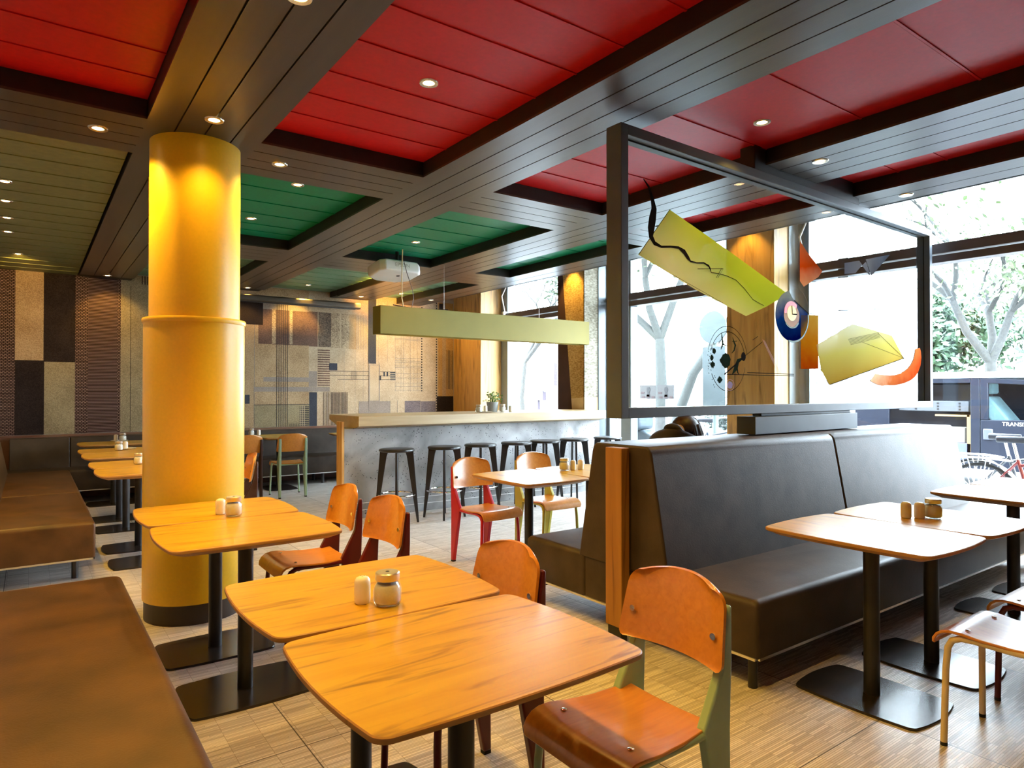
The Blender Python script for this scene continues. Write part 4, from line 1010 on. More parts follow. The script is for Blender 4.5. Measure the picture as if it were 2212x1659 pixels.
# ring with ink blots
cx_, cz_, rx_, rz_ = 1.055, 1.590, 0.192, 0.195
b = MB(); fribbon('', arc(cx_, cz_, rx_, rz_, 20, 160), 0.004, None, 2, b); fribbon('', arc(cx_, cz_, rx_, rz_, 205, 350), 0.004, None, 2, b)
fribbon('', arc(cx_, cz_ + 0.012, rx_ * 1.12, rz_ * 1.12, 10, 165), 0.003, None, 2, b)
for k in range(30):
    a = R(150 + 80 * rng.random()); q = 0.9 + 0.28 * rng.random(); p_ = (cx_ + rx_ * q * cos(a), cz_ + rz_ * q * sin(a)); fribbon('', [p_, (p_[0] + 0.005, p_[1] - 0.006)], 0.004, None, 2, b)
b.build('painted_ring', P_ink, FP, smooth=False)
def blot(cx, cz, rx, rz, n=46, rough=0.28, seed=1):
    rg = random.Random(seed); return [(cx + rx * (1 - rough * rg.random()) * cos(2 * pi * i / n), cz + rz * (1 - rough * rg.random()) * sin(2 * pi * i / n)) for i in range(n)]
b = MB()
for i, (x, z, rx, rz) in enumerate(((1.031, 1.595, 0.056, 0.055), (0.906, 1.652, 0.024, 0.022), (0.881, 1.61, 0.024, 0.023), (0.888, 1.565, 0.030, 0.026), (0.965, 1.469, 0.032, 0.027), (0.985, 1.595, 0.022, 0.024))):
    y = -0.0046 - 0.0027; b.prism(blot(x, z, rx, rz, seed=i, rough=0.42 if i else 0.18), y - 0.0006, y, 'y')
for pts, ws in (([(0.985, 1.775), (0.992, 1.735), (0.999, 1.705), (0.985, 1.68), (0.978, 1.665)], [0.003, 0.016, 0.020, 0.012, 0.003]), ([(0.965, 1.72), (1.03, 1.715)], [0.004, 0.004]), ([(0.999, 1.70), (1.045, 1.69), (1.03, 1.675)], [0.010, 0.006, 0.003]),
                ([(1.105, 1.75), (1.12, 1.72), (1.135, 1.70), (1.122, 1.665), (1.095, 1.645)], [0.003, 0.012, 0.018, 0.010, 0.004]), ([(1.10, 1.722), (1.155, 1.728)], [0.004, 0.004]),
                ([(1.100, 1.505), (1.141, 1.55), (1.165, 1.595), (1.215, 1.615)], [0.006, 0.040, 0.030, 0.012]), ([(1.15, 1.56), (1.16, 1.52), (1.175, 1.505)], [0.02, 0.012, 0.004])): fribbon('', pts, ws, None, 3, b)
b.build('painted_blots', P_dgreen, FP, smooth=False)
fpoly('painted_dark_spot', [(1.225 + 0.026 * cos(2 * pi * i / 24), 1.627 + 0.030 * sin(2 * pi * i / 24)) for i in range(24)], P_ink, 4)
fpoly('painted_purple_spot', blot(1.075, 1.435, 0.034, 0.028, seed=9), mat('purple_ink', (0.16, 0.05, 0.22), rough=0.6), 3)
b = MB(); fribbon('', arc(1.075, 1.435, 0.045, 0.036, 0, 360), 0.003, None, 3, b); b.build('painted_pink_ring', mat('pink_ink', (0.6, 0.3, 0.4), rough=0.6), FP, smooth=False)
# blue drop with eye-like rings
ex, ez, erx, erz = 1.832, 1.938, 0.216, 0.184
P_blue = paintmat('blue_glass_paint', (0.001, 0.006, 0.15), (0.34, 0.46, 0.56), 1.0, 1.0, vec=(-0.12, 0, 1), lo=1.56, hi=1.86, noise=0.3, nscale=9, c3=(0.006, 0.07, 0.38), a3=1.0)
fpoly('painted_blue_drop', arc(ex, ez, erx, erz, 100, 372, 60) + [(1.855, 2.057)], P_blue, 1)
P_pink = paintmat('pale_pink_glass_paint', (0.90, 0.74, 0.78), (0.95, 0.85, 0.85), 1.0, 1.0)
fpoly('painted_pale_ring', arc(1.827, 1.943, 0.103, 0.086, 0, 360, 48), P_pink, 2)
P_reda = mat('red_glass_ink', (0.72, 0.02, 0.05), rough=0.5)
b = MB(); fribbon('', arc(1.827, 1.962, 0.083, 0.068, 40, 185, 30), [0.012] + [0.036] * 29 + [0.030], None, 3, b); b.build('painted_red_arc', P_reda, FP, smooth=False)
fpoly('painted_yellow_disc', arc(1.827, 1.960, 0.063, 0.056, 0, 360, 40), mat('yellow_glass_ink', (0.93, 0.70, 0.05), rough=0.5), 4)
b = MB(); fribbon('', arc(1.827, 1.943, 0.104, 0.088, 215, 330, 30), [0.003] + [0.010] * 20 + [0.016] * 9 + [0.004], None, 3, b); fribbon('', arc(ex + 0.006, ez, erx, erz, 255, 370, 40), [0.004] + [0.013] * 39 + [0.004], None, 3, b); b.build('painted_drop_shade', mat('dark_teal_ink', (0.01, 0.09, 0.09), rough=0.6), FP, smooth=False)
b = MB(); fribbon('', arc(ex + 0.02, ez + 0.02, erx, erz * 1.1, 10, 95, 30), 0.002, None, 3, b); b.build('painted_thin_arc', W_gline, FP, smooth=False)
P_flame = paintmat('orange_flame_glass_paint', (0.8, 0.6, 0.4), (0.62, 0.22, 0.10), 0.97, 1.0, vec=(-0.2, 0, 1), lo=1.72, hi=2.10, noise=0.2, nscale=5, c3=(0.60, 0.09, 0.008), a3=1.0)
fpoly('painted_orange_flame', [(1.943, 2.503), (2.079, 2.411), (2.263, 2.314), (2.205, 2.263), (1.995, 2.169), (1.941, 2.207)], P_flame, 1)
P_orect = paintmat('orange_bar_glass_paint', (0.55, 0.08, 0.003), (0.72, 0.52, 0.10), 1.0, 0.99, vec=(0, 0, 1), lo=1.56, hi=1.97, noise=0.22, nscale=9, c3=(0.66, 0.30, 0.012), a3=1.0)
fpoly('painted_orange_bar', [(1.952, 1.955), (2.203, 1.972), (2.199, 1.563), (1.949, 1.558)], P_orect, 1)
P_pale = paintmat('pale_yellow_glass_paint', (0.55, 0.36, 0.05), (0.9, 0.9, 0.7), 1.0, 0.85, vec=(-0.15, 0, 1), lo=1.08, hi=1.55, noise=0.12, nscale=2, c3=(0.72, 0.66, 0.20), a3=1.0)
fpoly('painted_pale_sheet', [(2.172, 1.745), (2.238, 1.553), (2.362, 1.444), (2.967, 1.555), (3.673, 1.687), (3.438, 1.878), (2.735, 1.937)], P_pale, 1)
P_sal = paintmat('salmon_glass_paint', (0.42, 0.06, 0.012), (0.9, 0.65, 0.42), 1.0, 0.95, vec=(-0.55, 0, 0.83), lo=-0.85, hi=-0.45, noise=0.25, nscale=10, c3=(0.60, 0.17, 0.045), a3=1.0)
so = [(3.03, 1.478), (3.14, 1.452), (3.252, 1.438), (3.36, 1.446), (3.486, 1.444), (3.65, 1.46), (3.808, 1.49), (3.90, 1.522), (3.964, 1.565), (4.02, 1.63), (4.041, 1.703), (4.03, 1.76), (4.007, 1.793)]
si = [(3.119, 1.541), (3.22, 1.535), (3.299, 1.533), (3.39, 1.53), (3.487, 1.535), (3.60, 1.55), (3.683, 1.572), (3.76, 1.60), (3.81, 1.63), (3.86, 1.67), (3.888, 1.71), (3.905, 1.75), (3.915, 1.778)]
fpoly('painted_salmon_arc', so + si[::-1], P_sal, 2)
P_smoke = paintmat('smoky_glass_paint', (0.02, 0.025, 0.035), (0.18, 0.20, 0.25), 1.0, 1.0, vec=(-0.6, 0, 0.6), lo=-0.6, hi=-0.3, noise=0.3, nscale=6)
b = MB()
for pts in ([(2.966, 2.488), (3.416, 2.585), (3.062, 2.36)], [(2.605, 2.416), (2.849, 2.464), (2.901, 2.435), (2.786, 2.356), (2.604, 2.327)], [(2.90, 2.43), (2.97, 2.47), (3.06, 2.345)]):
    y = -0.0046 - 0.0009 * (1 + len(pts) % 3); b.prism(pts, y - 0.0006, y, 'y')
b.build('painted_smoky_shapes', P_smoke, FP, smooth=False)

# ------------------------------------------------------------------ person on the far side of the booth
def skin_mesh(name, nodes, edges, m_, parent=None, sub=2, root=0):
    me = bpy.data.meshes.new(name); me.from_pydata([n[0] for n in nodes], edges, [])
    o = bpy.data.objects.new(name, me); COL.objects.link(o); me.materials.append(m_)
    sk = o.modifiers.new('skin', 'SKIN'); sk.use_smooth_shade = True
    for i, n in enumerate(nodes):
        r = n[1]; me.skin_vertices[0].data[i].radius = (r, r) if not isinstance(r, tuple) else r
        me.skin_vertices[0].data[i].use_root = (i == root)
    s = o.modifiers.new('sub', 'SUBSURF'); s.levels = sub; s.render_levels = sub
    if parent: o.parent = parent
    return o
M_skin = mat('skin', (0.55, 0.33, 0.23), rough=0.5, var=0.06)
pe = thing('person', 'seated person in dark jacket with long brown hair, hunched behind the booth back', 'person', (3.70, 3.16, 0.0))
# local: x to the right along the booth, y away from the booth back
nodes = [((0.0, 0.0, 0.53), 0.12), ((-0.03, 0.03, 0.76), 0.085), ((0.02, 0.06, 0.97), 0.085), ((0.11, 0.08, 1.07), 0.055), ((0.19, 0.10, 1.105), 0.045), ((0.255, 0.115, 1.125), 0.072), ((0.315, 0.125, 1.125), 0.085), ((0.345, 0.13, 1.095), 0.070),
         ((0.385, 0.137, 1.055), 0.030),
         ((0.12, 0.26, 0.96), 0.060), ((0.20, 0.33, 0.80), 0.045), ((0.34, 0.40, 0.80), 0.034), ((0.40, 0.42, 0.795), 0.032),
         ((0.15, -0.10, 0.96), 0.060), ((0.24, -0.06, 0.78), 0.045), ((0.37, 0.16, 0.80), 0.034), ((0.42, 0.24, 0.795), 0.032),
         ((0.08, 0.12, 0.52), 0.085), ((0.14, 0.44, 0.52), 0.062), ((0.15, 0.46, 0.10), 0.042), ((0.16, 0.57, 0.04), 0.035),
         ((0.10, -0.06, 0.52), 0.085), ((0.34, 0.42, 0.52), 0.062), ((0.36, 0.44, 0.10), 0.042), ((0.38, 0.56, 0.04), 0.035)]
edges = [(0, 1), (1, 2), (2, 3), (3, 4), (4, 5), (5, 6), (6, 7), (7, 8), (2, 9), (9, 10), (10, 11), (11, 12), (2, 13), (13, 14), (14, 15), (15, 16), (0, 17), (17, 18), (18, 19), (19, 20), (0, 21), (21, 22), (22, 23), (23, 24)]
for w, base, d in ((12, (0.40, 0.42, 0.795), (1, 0.1)), (16, (0.42, 0.24, 0.795), (0.8, 0.6))):
    dx, dy = Vector(d).normalized(); px, py = -dy, dx
    palm = len(nodes); nodes.append(((base[0] + dx * 0.05, base[1] + dy * 0.05, 0.79), (0.030, 0.014))); edges.append((w, palm))
    for k, (off, L) in enumerate(((-0.026, 0.065), (-0.009, 0.080), (0.009, 0.075), (0.026, 0.060))):
        a = len(nodes); bx, by = base[0] + dx * 0.075 + px * off, base[1] + dy * 0.075 + py * off
        nodes.append(((bx, by, 0.792), 0.010)); nodes.append(((bx + dx * L * 0.5, by + dy * L * 0.5, 0.795), 0.009)); nodes.append(((bx + dx * L, by + dy * L, 0.775), 0.008))
        edges += [(palm, a), (a, a + 1), (a + 1, a + 2)]
    a = len(nodes); nodes.append(((base[0] + dx * 0.03 + px * -0.045, base[1] + dy * 0.03 + py * -0.045, 0.785), 0.011)); nodes.append(((base[0] + dx * 0.065 + px * -0.062, base[1] + dy * 0.065 + py * -0.062, 0.778), 0.009)); edges += [(w, a), (a, a + 1)]
skin_mesh('body', nodes, edges, M_skin, pe)
g = 1.16
jr = {0: 0.14, 1: 0.145, 2: 0.155, 3: 0.125, 9: 0.085, 10: 0.062, 11: 0.048, 13: 0.085, 14: 0.062, 15: 0.048}
jn = [(nodes[i][0], jr[i]) for i in (0, 1, 2, 3, 9, 10, 11, 13, 14, 15)] + [((0.175, 0.095, 1.10), 0.075)]
jn[3] = ((0.09, 0.08, 1.075), 0.125)
skin_mesh('jacket', jn, [(0, 1), (1, 2), (2, 3), (2, 4), (4, 5), (5, 6), (2, 7), (7, 8), (8, 9), (3, 10)], mat('dark_olive_brown_jacket', (0.035, 0.026, 0.018), rough=0.8, var=0.3), pe)
tn = [(nodes[i][0], nodes[i][1] * 1.12 + 0.006) for i in (0, 17, 18, 19, 21, 22, 23)]
skin_mesh('trousers', tn, [(0, 1), (1, 2), (2, 3), (0, 4), (4, 5), (5, 6)], mat('dark_trousers', (0.02, 0.022, 0.03), rough=0.8), pe)
for i in (20, 24):
    x, y, z = nodes[i][0]; s = MB(); s.sphere((x, y - 0.02, 0.045), 0.045, 0.12, 0.045, 14, 8); s.build('shoe', M_black, pe)
hb = MB(); rg = random.Random(5)
hb.sphere((0.282, 0.116, 1.122), 0.112, 0.100, 0.096, 20, 12)
for k in range(90):
    a = rg.uniform(0, 2 * pi); e = rg.uniform(0.15, 1.4); st = Vector((0.305 + 0.095 * cos(a) * cos(e), 0.118 + 0.098 * sin(a) * cos(e), 1.118 + 0.09 * sin(e)))
    if st.x > 0.37: continue
    dn = rg.uniform(0.10, 0.20); out = Vector((cos(a), sin(a), 0)) * 0.022
    if st.x < 0.26: dn *= 0.6
    hb.tube([st, st + out + Vector((0.01, 0, -dn * 0.45)), st + out * 1.1 + Vector((0.03, 0, -dn))], [0.012, 0.011, 0.004], 6)
hb.build('hair', mat('dark_brown_hair', (0.040, 0.020, 0.014), rough=0.5, var=0.5, scale=40), pe)
fc = MB(); 
for s in (-1, 1): fc.sphere((0.372, 0.132 + s * 0.032, 1.055), 0.010, 0.012, 0.010, 10, 6)
fc.build('eyes', M_white, pe)
# ------------------------------------------------------------------ street outside
mb = MB(); mb.box(7.25, 9.2, -30, 60, -0.15, -0.05); struct('ground_1', mb, mat('pale_pavement', (0.36, 0.36, 0.36), rough=0.8, var=0.15, scale=1.5))
mb = MB(); mb.box(9.2, 60, -30, 60, -0.35, -0.20); struct('ground_2', mb, mat('asphalt', (0.22, 0.22, 0.22), rough=0.85, var=0.15))

def tree(label, loc, seed, h=3.0, r=0.16, lean=(0, 0), spread=1.0, nleaf=2600, lr=1.6, crown=(0, 0, 5.0), col=(0.0229, 0.0333, 0.0092), depth=4, lsz=0.09):
    t = thing('street_tree', label, 'tree', loc, 0, 'trees along the street')
    rg = random.Random(seed); wb = MB(); tips = []
    def grow(p, d, L, rad, lv):
        q = p + d * L; mid = p + d * L * 0.5 + Vector((rg.uniform(-1, 1), rg.uniform(-1, 1), 0)) * L * 0.06
        wb.tube([p, mid, q], [rad, rad * 0.88, rad * 0.74], 9 if lv < 2 else 6)
        if lv >= depth: tips.append(q); return
        if lv >= 2: tips.append(q)
        for k in range(3 if lv < 2 else 2):
            a = rg.uniform(0, 2 * pi); tilt = rg.uniform(0.35, 0.85) * spread
            n = d.orthogonal().normalized(); n.rotate(Matrix.Rotation(a, 3, d)); nd = (d * cos(tilt) + n * sin(tilt)).normalized(); nd.z = abs(nd.z) * 0.8 + 0.15
            grow(q, nd.normalized(), L * rg.uniform(0.55, 0.8), rad * 0.62, lv + 1)
    grow(Vector((0, 0, 0)), Vector((lean[0], lean[1], 1)).normalized(), h, r, 0)
    wb.build('trunk', mat('grey_bark', (0.0319, 0.0308, 0.0278), rough=0.9, var=0.3, scale=20), t, ang=60)
    lf = MB()
    for k in range(nleaf):
        c = rg.choice(tips) + Vector((rg.gauss(0, 1), rg.gauss(0, 1), rg.gauss(0, 0.8))) * lr * 0.33
        a = Vector((rg.gauss(0, 1), rg.gauss(0, 1), rg.gauss(0, 1))).normalized(); b = a.orthogonal().normalized(); s = lsz * rg.uniform(0.6, 1.3)
        lf.add([c, c + a * s * 0.5 + b * s * 0.28, c + a * s, c + a * s * 0.5 - b * s * 0.28], [(0, 1, 2, 3)])
    lf.build('foliage', mat('leaf_%d' % int(col[1] * 10000), col, rough=0.6, var=0.4, scale=3), t, smooth=False)
    return t
tree('pale forked street tree seen through the window left of the oak pillar', (13.0, 11.5, -0.2), 4, h=2.9, r=0.17, spread=0.9, lr=1.3, nleaf=6000, lsz=0.17)
tree('slanting street tree beside the forked one behind the glass partition', (17.8, 15.3, -0.2), 8, h=5.4, r=0.18, lean=(-0.1, -0.75), lr=1.5, nleaf=2200)
tree('leafy tree behind the van at the right edge', (19.0, 6.0, -0.2), 12, h=2.3, r=0.17, lean=(0, 0.12), lr=1.8, nleaf=2600, lsz=0.20, col=(0.0516, 0.0758, 0.0228))
tree('dense green tree behind the van beside the partition frame', (31.0, 12.6, -0.2), 15, h=1.7, r=0.2, lr=2.4, nleaf=11000, lsz=0.34, col=(0.0276, 0.0552, 0.0228))
tree('thin street tree seen through the far window left of the counter plant', (14.5, 19.2, -0.2), 21, h=2.6, r=0.11, lr=1.4, nleaf=1200, col=(0.0229, 0.0379, 0.0138))
hb = MB(); rg = random.Random(31)
for k in range(9000):
    c = Vector((16.5 + rg.gauss(0, 0.35), rg.uniform(5.0, 12.5), 0.3 + abs(rg.gauss(0, 0.42)))); a = Vector((rg.gauss(0, 1), rg.gauss(0, 1), rg.gauss(0, 1))).normalized(); b = a.orthogonal().normalized(); s = 0.12
    hb.add([c, c + a * s * 0.5 + b * s * 0.3, c + a * s, c + a * s * 0.5 - b * s * 0.3], [(0, 1, 2, 3)])
tag(hb.build('hedge', mat('hedge_leaf', (0.0107, 0.0191, 0.0122), rough=0.7, var=0.5, scale=4), smooth=False), 'dark green hedge along the far side of the street', 'hedge')

# van parked along the kerb
M_van = mat('dark_blue_grey_car_paint', (0.0119, 0.0136, 0.0204), rough=0.3, var=0.08, spec=0.12)
M_vin = mat('van_interior', (0.0170, 0.0153, 0.0204), rough=0.8)
vn = thing('van', 'dark van parked outside with open side door and pale roof edge', 'van', (12.5, 0, -0.2))
m = MB()
m.prism([(2.45, 1.10), (2.75, 1.16), (4.28, 1.12), (4.28, 0.32), (1.1, 0.32), (1.0, 0.75), (1.35, 0.95)], 0, 0.06, 'x')            # door and wing below the window line
m.prism([(2.45, 1.10), (3.15, 1.74), (4.28, 1.80), (4.28, 1.72), (3.20, 1.66), (2.72, 1.16)], 0, 0.06, 'x')
m.box(0, 0.06, 4.17, 4.28, 1.12, 1.74); m.box(0, 0.06, 4.285, 4.42, 0.32, 1.80); m.box(0, 0.06, 4.42, 5.70, 1.72, 1.80); m.box(0, 0.06, 4.42, 5.70, 0.32, 0.42)
m.box(0, 0.06, 5.70, 8.0, 0.32, 1.80); m.box(1.84, 1.90, 1.2, 8.0, 0.32, 1.80); m.box(0, 1.9, 7.95, 8.0, 0.32, 1.80); m.box(0.06, 1.84, 1.0, 8.0, 0.32, 0.38); m.box(0.06, 1.84, 1.0, 2.45, 0.38, 1.02)
m.build('body', M_van, vn, bevel=0.012)
m = MB(); m.prism([(3.15, 1.80), (3.25, 1.90), (8.0, 1.92), (8.05, 1.80)], -0.02, 1.92, 'x'); m.build('roof', mat('pale_roof', (0.55, 0.57, 0.60), rough=0.3), vn, bevel=0.02)
m = MB(); m.prism([(2.75, 1.17), (3.22, 1.66), (4.17, 1.72), (4.17, 1.12)], 0.02, 0.026, 'x'); m.build('side_window', M_pane, vn)
for y in (2.95, 3.62):
    m = MB(); m.prism([(y + 0.15, 0.85), (y + 0.62, 1.50), (y + 0.78, 1.50), (y + 0.45, 0.75), (y - 0.2, 0.62), (y - 0.2, 0.78)], 0.25, 0.75, 'x'); st_ = m.build('seat', mat('teal_car_seat', (0.0850, 0.1445, 0.1530), rough=0.8), vn, bevel=0.03)
    m = MB(); m.box(0.36, 0.64, y + 0.60, y + 0.76, 1.54, 1.72); m.build('headrest', MATS['teal_car_seat'], st_, bevel=0.03)
m = MB(); m.box(0.55, 0.60, 4.30, 6.2, 0.38, 1.70); m.build('partition_wall', M_vin, vn)
m = MB(); m.box(0.16, 0.55, 4.50, 5.60, 1.24, 1.42); dr = m.build('drawer_unit', mat('grey_drawer', (0.0459, 0.0482, 0.0536), rough=0.5), vn, bevel=0.01)
m = MB()
for y in (4.62, 4.95, 5.3):
    for z in (1.28, 1.33, 1.38): m.box(0.150, 0.16, y, y + 0.025, z - 0.012, z + 0.012)
m.build('drawer_bolt', M_black, dr)
m = MB(); m.box(0.14, 0.5, 4.48, 5.0, 1.16, 1.19); m.box(0.14, 0.17, 4.46, 4.52, 0.42, 1.19); m.build('wooden_shelf', mat('yellow_wood', (0.2040, 0.1190, 0.0425), rough=0.6), vn)
m = MB(); m.box(0.14, 0.5, 4.46, 5.1, 0.42, 0.72); m.build('blue_box', mat('violet_blue_box', (0.0680, 0.0765, 0.2380), rough=0.5), vn, bevel=0.01)
m = MB(); m.box(0.14, 0.5, 4.55, 4.85, 0.72, 0.98); m.build('cardboard_box', mat('beige_box', (0.1700, 0.1530, 0.1275), rough=0.8), vn, bevel=0.01)
m = MB(); m.box(-0.02, 0.01, 4.10, 4.24, 0.80, 0.98); m.build('door_handle', mat('grey_handle', (0.05, 0.055, 0.075), rough=0.4), vn, bevel=0.02)
for y in (1.75, 6.9):
    w_ = MB(); w_.tube([(0.02, y, 0.33), (0.24, y, 0.33)], 0.33, 28); wh = w_.build('wheel', M_rubber, vn); w_ = MB(); w_.tube([(0.0, y, 0.33), (0.02, y, 0.33)], 0.20, 20); w_.build('hub', M_trim, wh)
def to_mesh(o):
    dg = bpy.context.evaluated_depsgraph_get(); me = bpy.data.meshes.new_from_object(o.evaluated_get(dg)); n = bpy.data.objects.new(o.name, me)
    nm = o.name; n.parent = o.parent; n.location = o.location; n.rotation_euler = o.rotation_euler
    COL.objects.link(n); bpy.data.objects.remove(o); n.name = nm; return n
text('lettering', 'TRANSIT', 0.085, (-0.003, 3.98, 1.065), (R(90), 0, R(-90)), M_white, vn, align='LEFT')

# bicycles
def bike(label, loc, rz, mcol, rack=True):
    b = thing('bicycle', label, 'bicycle', loc, rz, 'bicycles parked outside')
    for x in (-0.52, 0.55):
        w = MB(); n = 36
        for k in range(n):
            pass
        vs = []; fs = []; mm = 8
        for i in range(n):
            a = 2 * pi * i / n
            for k in range(mm):
                q = 2 * pi * k / mm; rr = 0.335 + 0.018 * cos(q); vs.append((x + rr * cos(a), 0.018 * sin(q), 0.353 + rr * sin(a)))
        for i in range(n):
            for k in range(mm): fs.append((i * mm + k, i * mm + (k + 1) % mm, ((i + 1) % n) * mm + (k + 1) % mm, ((i + 1) % n) * mm + k))
        w.add(vs, fs); wh = w.build('wheel', M_rubber, b)
        s = MB()
        for k in range(16):
            a = 2 * pi * k / 16; s.tube([(x, 0.02 * (-1) ** k, 0.353), (x + 0.32 * cos(a), 0, 0.353 + 0.32 * sin(a))], 0.0014, 4)
        s.tube([(x, -0.04, 0.353), (x, 0.04, 0.353)], 0.022, 10); s.build('spokes', M_trim, wh)
        f = MB(); n2 = 18; pr_ = []
        for i in range(n2 + 1):
            a = R(20 + 150 * i / n2) if x < 0 else R(30 + 120 * i / n2); pr_.append((x + 0.375 * cos(a), 0.353 + 0.375 * sin(a)))
        vs = [(p[0], y, p[1]) for y in (-0.028, 0.028) for p in pr_]; N = len(pr_); f.add(vs + [(v[0], v[1], v[2] + 0.003) for v in vs], [(i, i + 1, N + i + 1, N + i) for i in range(N - 1)] + [(2 * N + i, 3 * N + i, 3 * N + i + 1, 2 * N + i + 1) for i in range(N - 1)]); f.build('mudguard', M_white, b)
    f = MB(); bb_ = (-0.08, 0, 0.30)
    f.tube([(-0.20, 0, 0.76), bb_], 0.019, 10); f.tube([bb_, (0.40, 0, 0.72)], 0.022, 10); f.tube([(-0.19, 0, 0.70), (0.38, 0, 0.82)], 0.017, 10); f.tube([(0.36, 0, 0.88), (0.42, 0, 0.66)], 0.021, 10)
    for s in (-1, 1):
        f.tube([(-0.52, s * 0.055, 0.353), (-0.08, s * 0.03, 0.30)], 0.010, 8); f.tube([(-0.52, s * 0.055, 0.353), (-0.20, s * 0.02, 0.74)], 0.009, 8); f.tube([(0.42, s * 0.045, 0.66), (0.55, s * 0.05, 0.353)], 0.011, 8)
    f.build('frame', mcol, b)
    p = MB(); p.tube([(-0.20, 0, 0.76), (-0.235, 0, 0.925)], 0.014, 10); p.build('seat_post', M_trim, b)
    sd = MB(); sd.stack([[(-0.235 + x, y * w, z) for x, y in ((-0.13, -0.07), (-0.145, 0), (-0.13, 0.07), (-0.04, 0.055), (0.06, 0.022), (0.14, 0.012), (0.15, 0), (0.14, -0.012), (0.06, -0.022), (-0.04, -0.055))][::-1] for w, z in ((0.7, 0.925), (1.0, 0.945), (0.98, 0.975), (0.7, 0.99))]); sd.build('saddle', mat('black_saddle', (0.0204, 0.0221, 0.0289), rough=0.6), b, bevel=0.01, ang=60)
    h = MB(); h.tube([(0.36, 0, 0.88), (0.34, 0, 1.0)], 0.013, 8); h.tube([(0.22, -0.28, 1.02), (0.34, -0.16, 1.03), (0.37, 0, 1.0), (0.34, 0.16, 1.03), (0.22, 0.28, 1.02)], 0.012, 8); h.build('handlebar', M_trim, b)
    if rack:
        r_ = MB()
        for s in (-1, 1):
            r_.tube([(-0.25, s * 0.03, 0.74), (-0.40, s * 0.06, 0.755), (-0.85, s * 0.06, 0.755)], 0.006, 8); r_.tube([(-0.52, s * 0.06, 0.353), (-0.62, s * 0.06, 0.755)], 0.005, 6); r_.tube([(-0.52, s * 0.06, 0.353), (-0.45, s * 0.06, 0.755)], 0.005, 6)
        for k in range(4): r_.tube([(-0.45 - 0.12 * k, -0.06, 0.755), (-0.45 - 0.12 * k, 0.06, 0.755)], 0.005, 6)
        r_.build('luggage_rack', M_trim, b)
    k = MB(); k.tube([(-0.08, -0.07, 0.30), (-0.08, 0.07, 0.30)], 0.02, 10); k.tube([(-0.08, 0.06, 0.30), (0.06, 0.07, 0.20)], 0.009, 8); k.tube([(-0.08, -0.06, 0.30), (-0.22, -0.07, 0.40)], 0.009, 8); k.box(0.02, 0.10, 0.07, 0.15, 0.19, 0.21); k.box(-0.26, -0.18, -0.15, -0.07, 0.39, 0.41); k.build('crank', M_black, b)
    return b
bike('red bicycle with black saddle just outside the window at the right edge', (7.95, 2.20, -0.05), R(-90), mat('coral_red_bike_paint', (0.1700, 0.0204, 0.0170), rough=0.3))
bike('grey bicycle with a luggage rack beyond the right end of the booth', (8.35, 2.40, -0.05), R(-90), mat('grey_bike_paint', (0.0340, 0.0374, 0.0442), rough=0.3))
bike('bicycle with its saddle showing through the window beside the hunched person', (9.0, 6.75, -0.05), R(-90), mat('blue_bike_paint', (0.0204, 0.0289, 0.0425), rough=0.3), rack=False)

# round traffic sign seen from behind, on its pole
ts = thing('traffic_sign', 'round grey traffic sign seen from behind on a pale pole outside the window', 'traffic sign', (9.9, 7.47, -0.2))
m = MB(); m.tube([(0, 0, 0), (0, 0, 3.6)], 0.055, 16); m.build('pole', mat('pale_green_pole', (0.0765, 0.0935, 0.0850), rough=0.5), ts)
m = MB(); m.tube([(-0.075, 0.0, 2.72), (-0.062, 0.0, 2.72)], 0.29, 36); m.build('disc', mat('grey_sign_back', (0.0306, 0.0408, 0.0459), rough=0.5), ts)
m = MB(); m.box(-0.075, -0.062, -0.26, 0.22, 1.30, 2.38); m.build('lower_panel', MATS['grey_sign_back'], ts, bevel=0.004)
# advertising pillar with two small posters and a pink board
for i, (y0, y1) in enumerate(((8.51, 8.91), (8.08, 8.47))):
    p_ = thing('poster', ('left' if i == 0 else 'right') + ' one of two small red and white posters outside below the street tree', 'poster', (9.5, (y0 + y1) / 2, 1.24), 0, 'small posters outside')
    m = MB(); m.box(0, 0.02, -(y1 - y0) / 2, (y1 - y0) / 2, 0, 0.26); m.build('sheet', mat('poster_paper', (0.0536, 0.0459, 0.0459), rough=0.8, var=0.03), p_)
    m = MB(); m.prism([(-0.02 + 0.045 * cos(R(a)), 0.17 + 0.055 * sin(R(a))) for a in range(0, 360, 20)], -0.004, 0, 'x'); m.prism([(-0.07, 0.04), (0.03, 0.04), (0.0, 0.12), (-0.04, 0.12)], -0.004, 0, 'x'); m.build('printed_head', mat('dark_print', (0.0191, 0.0153, 0.0168), rough=0.8), p_)
    m = MB()
    for k in range(3): m.box(-0.004, 0, -0.17 + 0.12 * k, -0.10 + 0.12 * k, 0.015, 0.05 + 0.03 * (k % 2))
    m.box(-0.004, 0, 0.08, 0.17, 0.10, 0.13); m.build('printed_red', mat('red_print', (0.0383, 0.0153, 0.0168), rough=0.8), p_)
    m = MB(); m.box(0.02, 0.05, -0.02, 0.02, -1.29 - 0.0, 0.2); m.build('post', M_wframe, p_)
pb = thing('advertising_board', 'pale pink advertising board with white lines outside the window by the counter plant', 'sign', (9.5, 12.0, -0.05))
m = MB(); m.box(0, 0.1, -0.50, 0.46, 1.55, 2.06); m.box(0, 0.1, -0.10, 0.46, 1.22, 1.55); m.box(0.02, 0.08, 0.1, 0.3, 0, 1.22); m.build('panel', mat('pink_board', (0.030, 0.017, 0.029), rough=0.6, var=0.04), pb)
m = MB()
for z in (1.62, 1.74, 1.86): m.box(-0.004, 0, -0.42, 0.32, z, z + 0.06)
m.box(-0.004, 0, 0.0, 0.22, 1.30, 1.46); m.build('printed_lines', M_white, pb)
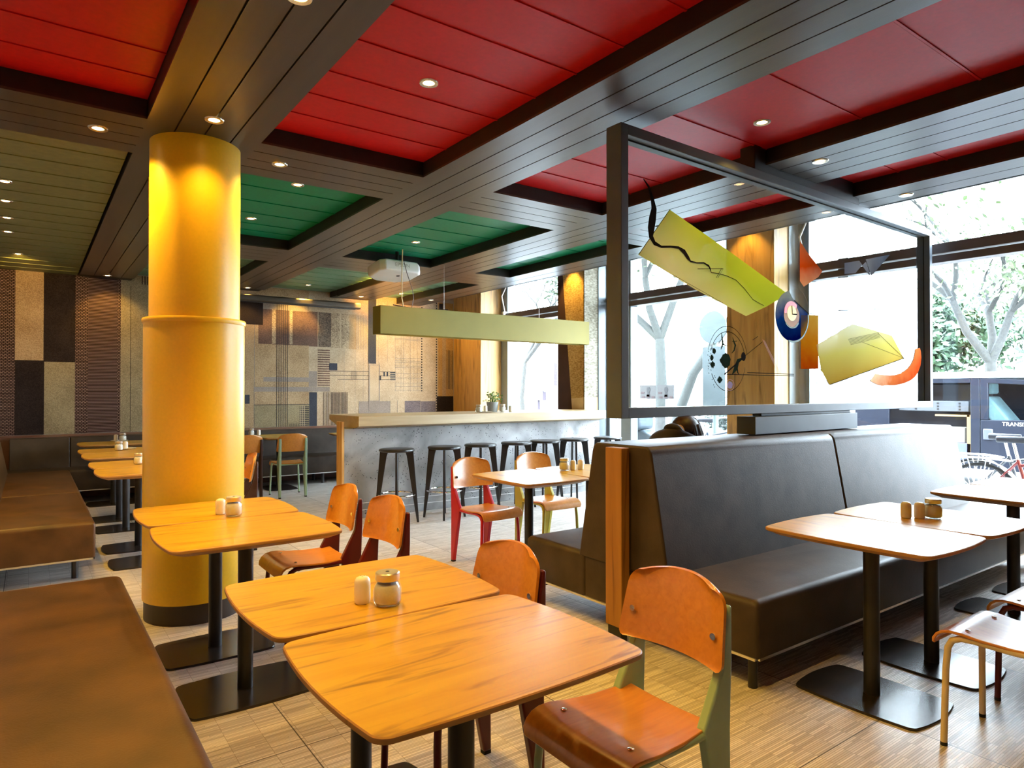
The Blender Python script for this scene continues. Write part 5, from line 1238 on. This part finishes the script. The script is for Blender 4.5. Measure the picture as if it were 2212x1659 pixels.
m = MB(); m.tube([(-0.006, -0.18, 1.50), (0.0, -0.18, 1.50)], 0.085, 24); m.build('round_mark', mat('grey_print_dark', (0.05, 0.07, 0.10), rough=0.7), pb)
# dark board with white lettering
sb = thing('sign_board', 'dark board with white lettering outside behind the orange painted bar', 'sign', (9.5, 5.40, -0.05))
m = MB(); m.box(0, 0.04, -0.42, 0.34, 0.95, 1.50); m.box(0.01, 0.03, -0.35, -0.30, 0, 0.95); m.box(0.01, 0.03, 0.24, 0.29, 0, 0.95); m.build('panel', mat('black_board', (0.0136, 0.0153, 0.0204), rough=0.5, var=0.1), sb)
text('lettering', 'UE ALL', 0.13, (-0.003, 0.23, 1.11), (R(90), 0, R(-90)), M_white, sb, align='LEFT')
text('lettering', 'ATEL', 0.07, (-0.003, -0.06, 1.40), (R(90), 0, R(-90)), M_white, sb, align='LEFT')
m = MB(); m.box(-0.004, 0, -0.30, 0.0, 1.22, 1.32); m.build('red_label', mat('red_label', (0.1020, 0.0204, 0.0170), rough=0.6), sb)
# grey moulded box of a parked motor scooter
mp_ = thing('motor_scooter', 'grey motor scooter with rounded top box outside behind the partition frame', 'scooter', (8.2, 7.72, -0.05), R(-90))
m = MB(); m.box(-0.20, 0.18, -0.20, 0.20, 0.80, 1.14); m.build('top_box', mat('blue_grey_plastic', (0.0374, 0.0510, 0.0629), rough=0.4), mp_, bevel=0.07, seg=4)
m = MB(); m.box(-0.205, -0.20, -0.10, 0.10, 0.88, 0.92); m.box(-0.12, 0.08, 0.198, 0.205, 0.98, 1.01); m.box(-0.12, 0.08, 0.198, 0.205, 0.86, 0.88); m.build('reflector', M_white, mp_)
m = MB(); m.prism([(-0.30, 0.45), (-0.25, 0.78), (0.20, 0.80), (0.45, 0.72), (0.55, 0.35), (1.0, 0.32), (1.12, 0.95), (1.18, 0.95), (1.15, 0.25), (0.0, 0.25)], -0.13, 0.13, 'y'); m.build('body', MATS['blue_grey_plastic'], mp_, bevel=0.03)
for x in (-0.05, 1.25):
    w_ = MB(); w_.tube([(x, -0.05, 0.24), (x, 0.05, 0.24)], 0.24, 24); w_.build('wheel', M_rubber, mp_)
m = MB(); m.tube([(1.12, 0, 0.9), (1.10, 0, 1.05)], 0.02, 8); m.tube([(1.0, -0.3, 1.08), (1.1, 0, 1.05), (1.0, 0.3, 1.08)], 0.014, 8); m.build('handlebar', M_black, mp_)

for o in [o for o in COL.objects if o.type == 'FONT']: to_mesh(o)
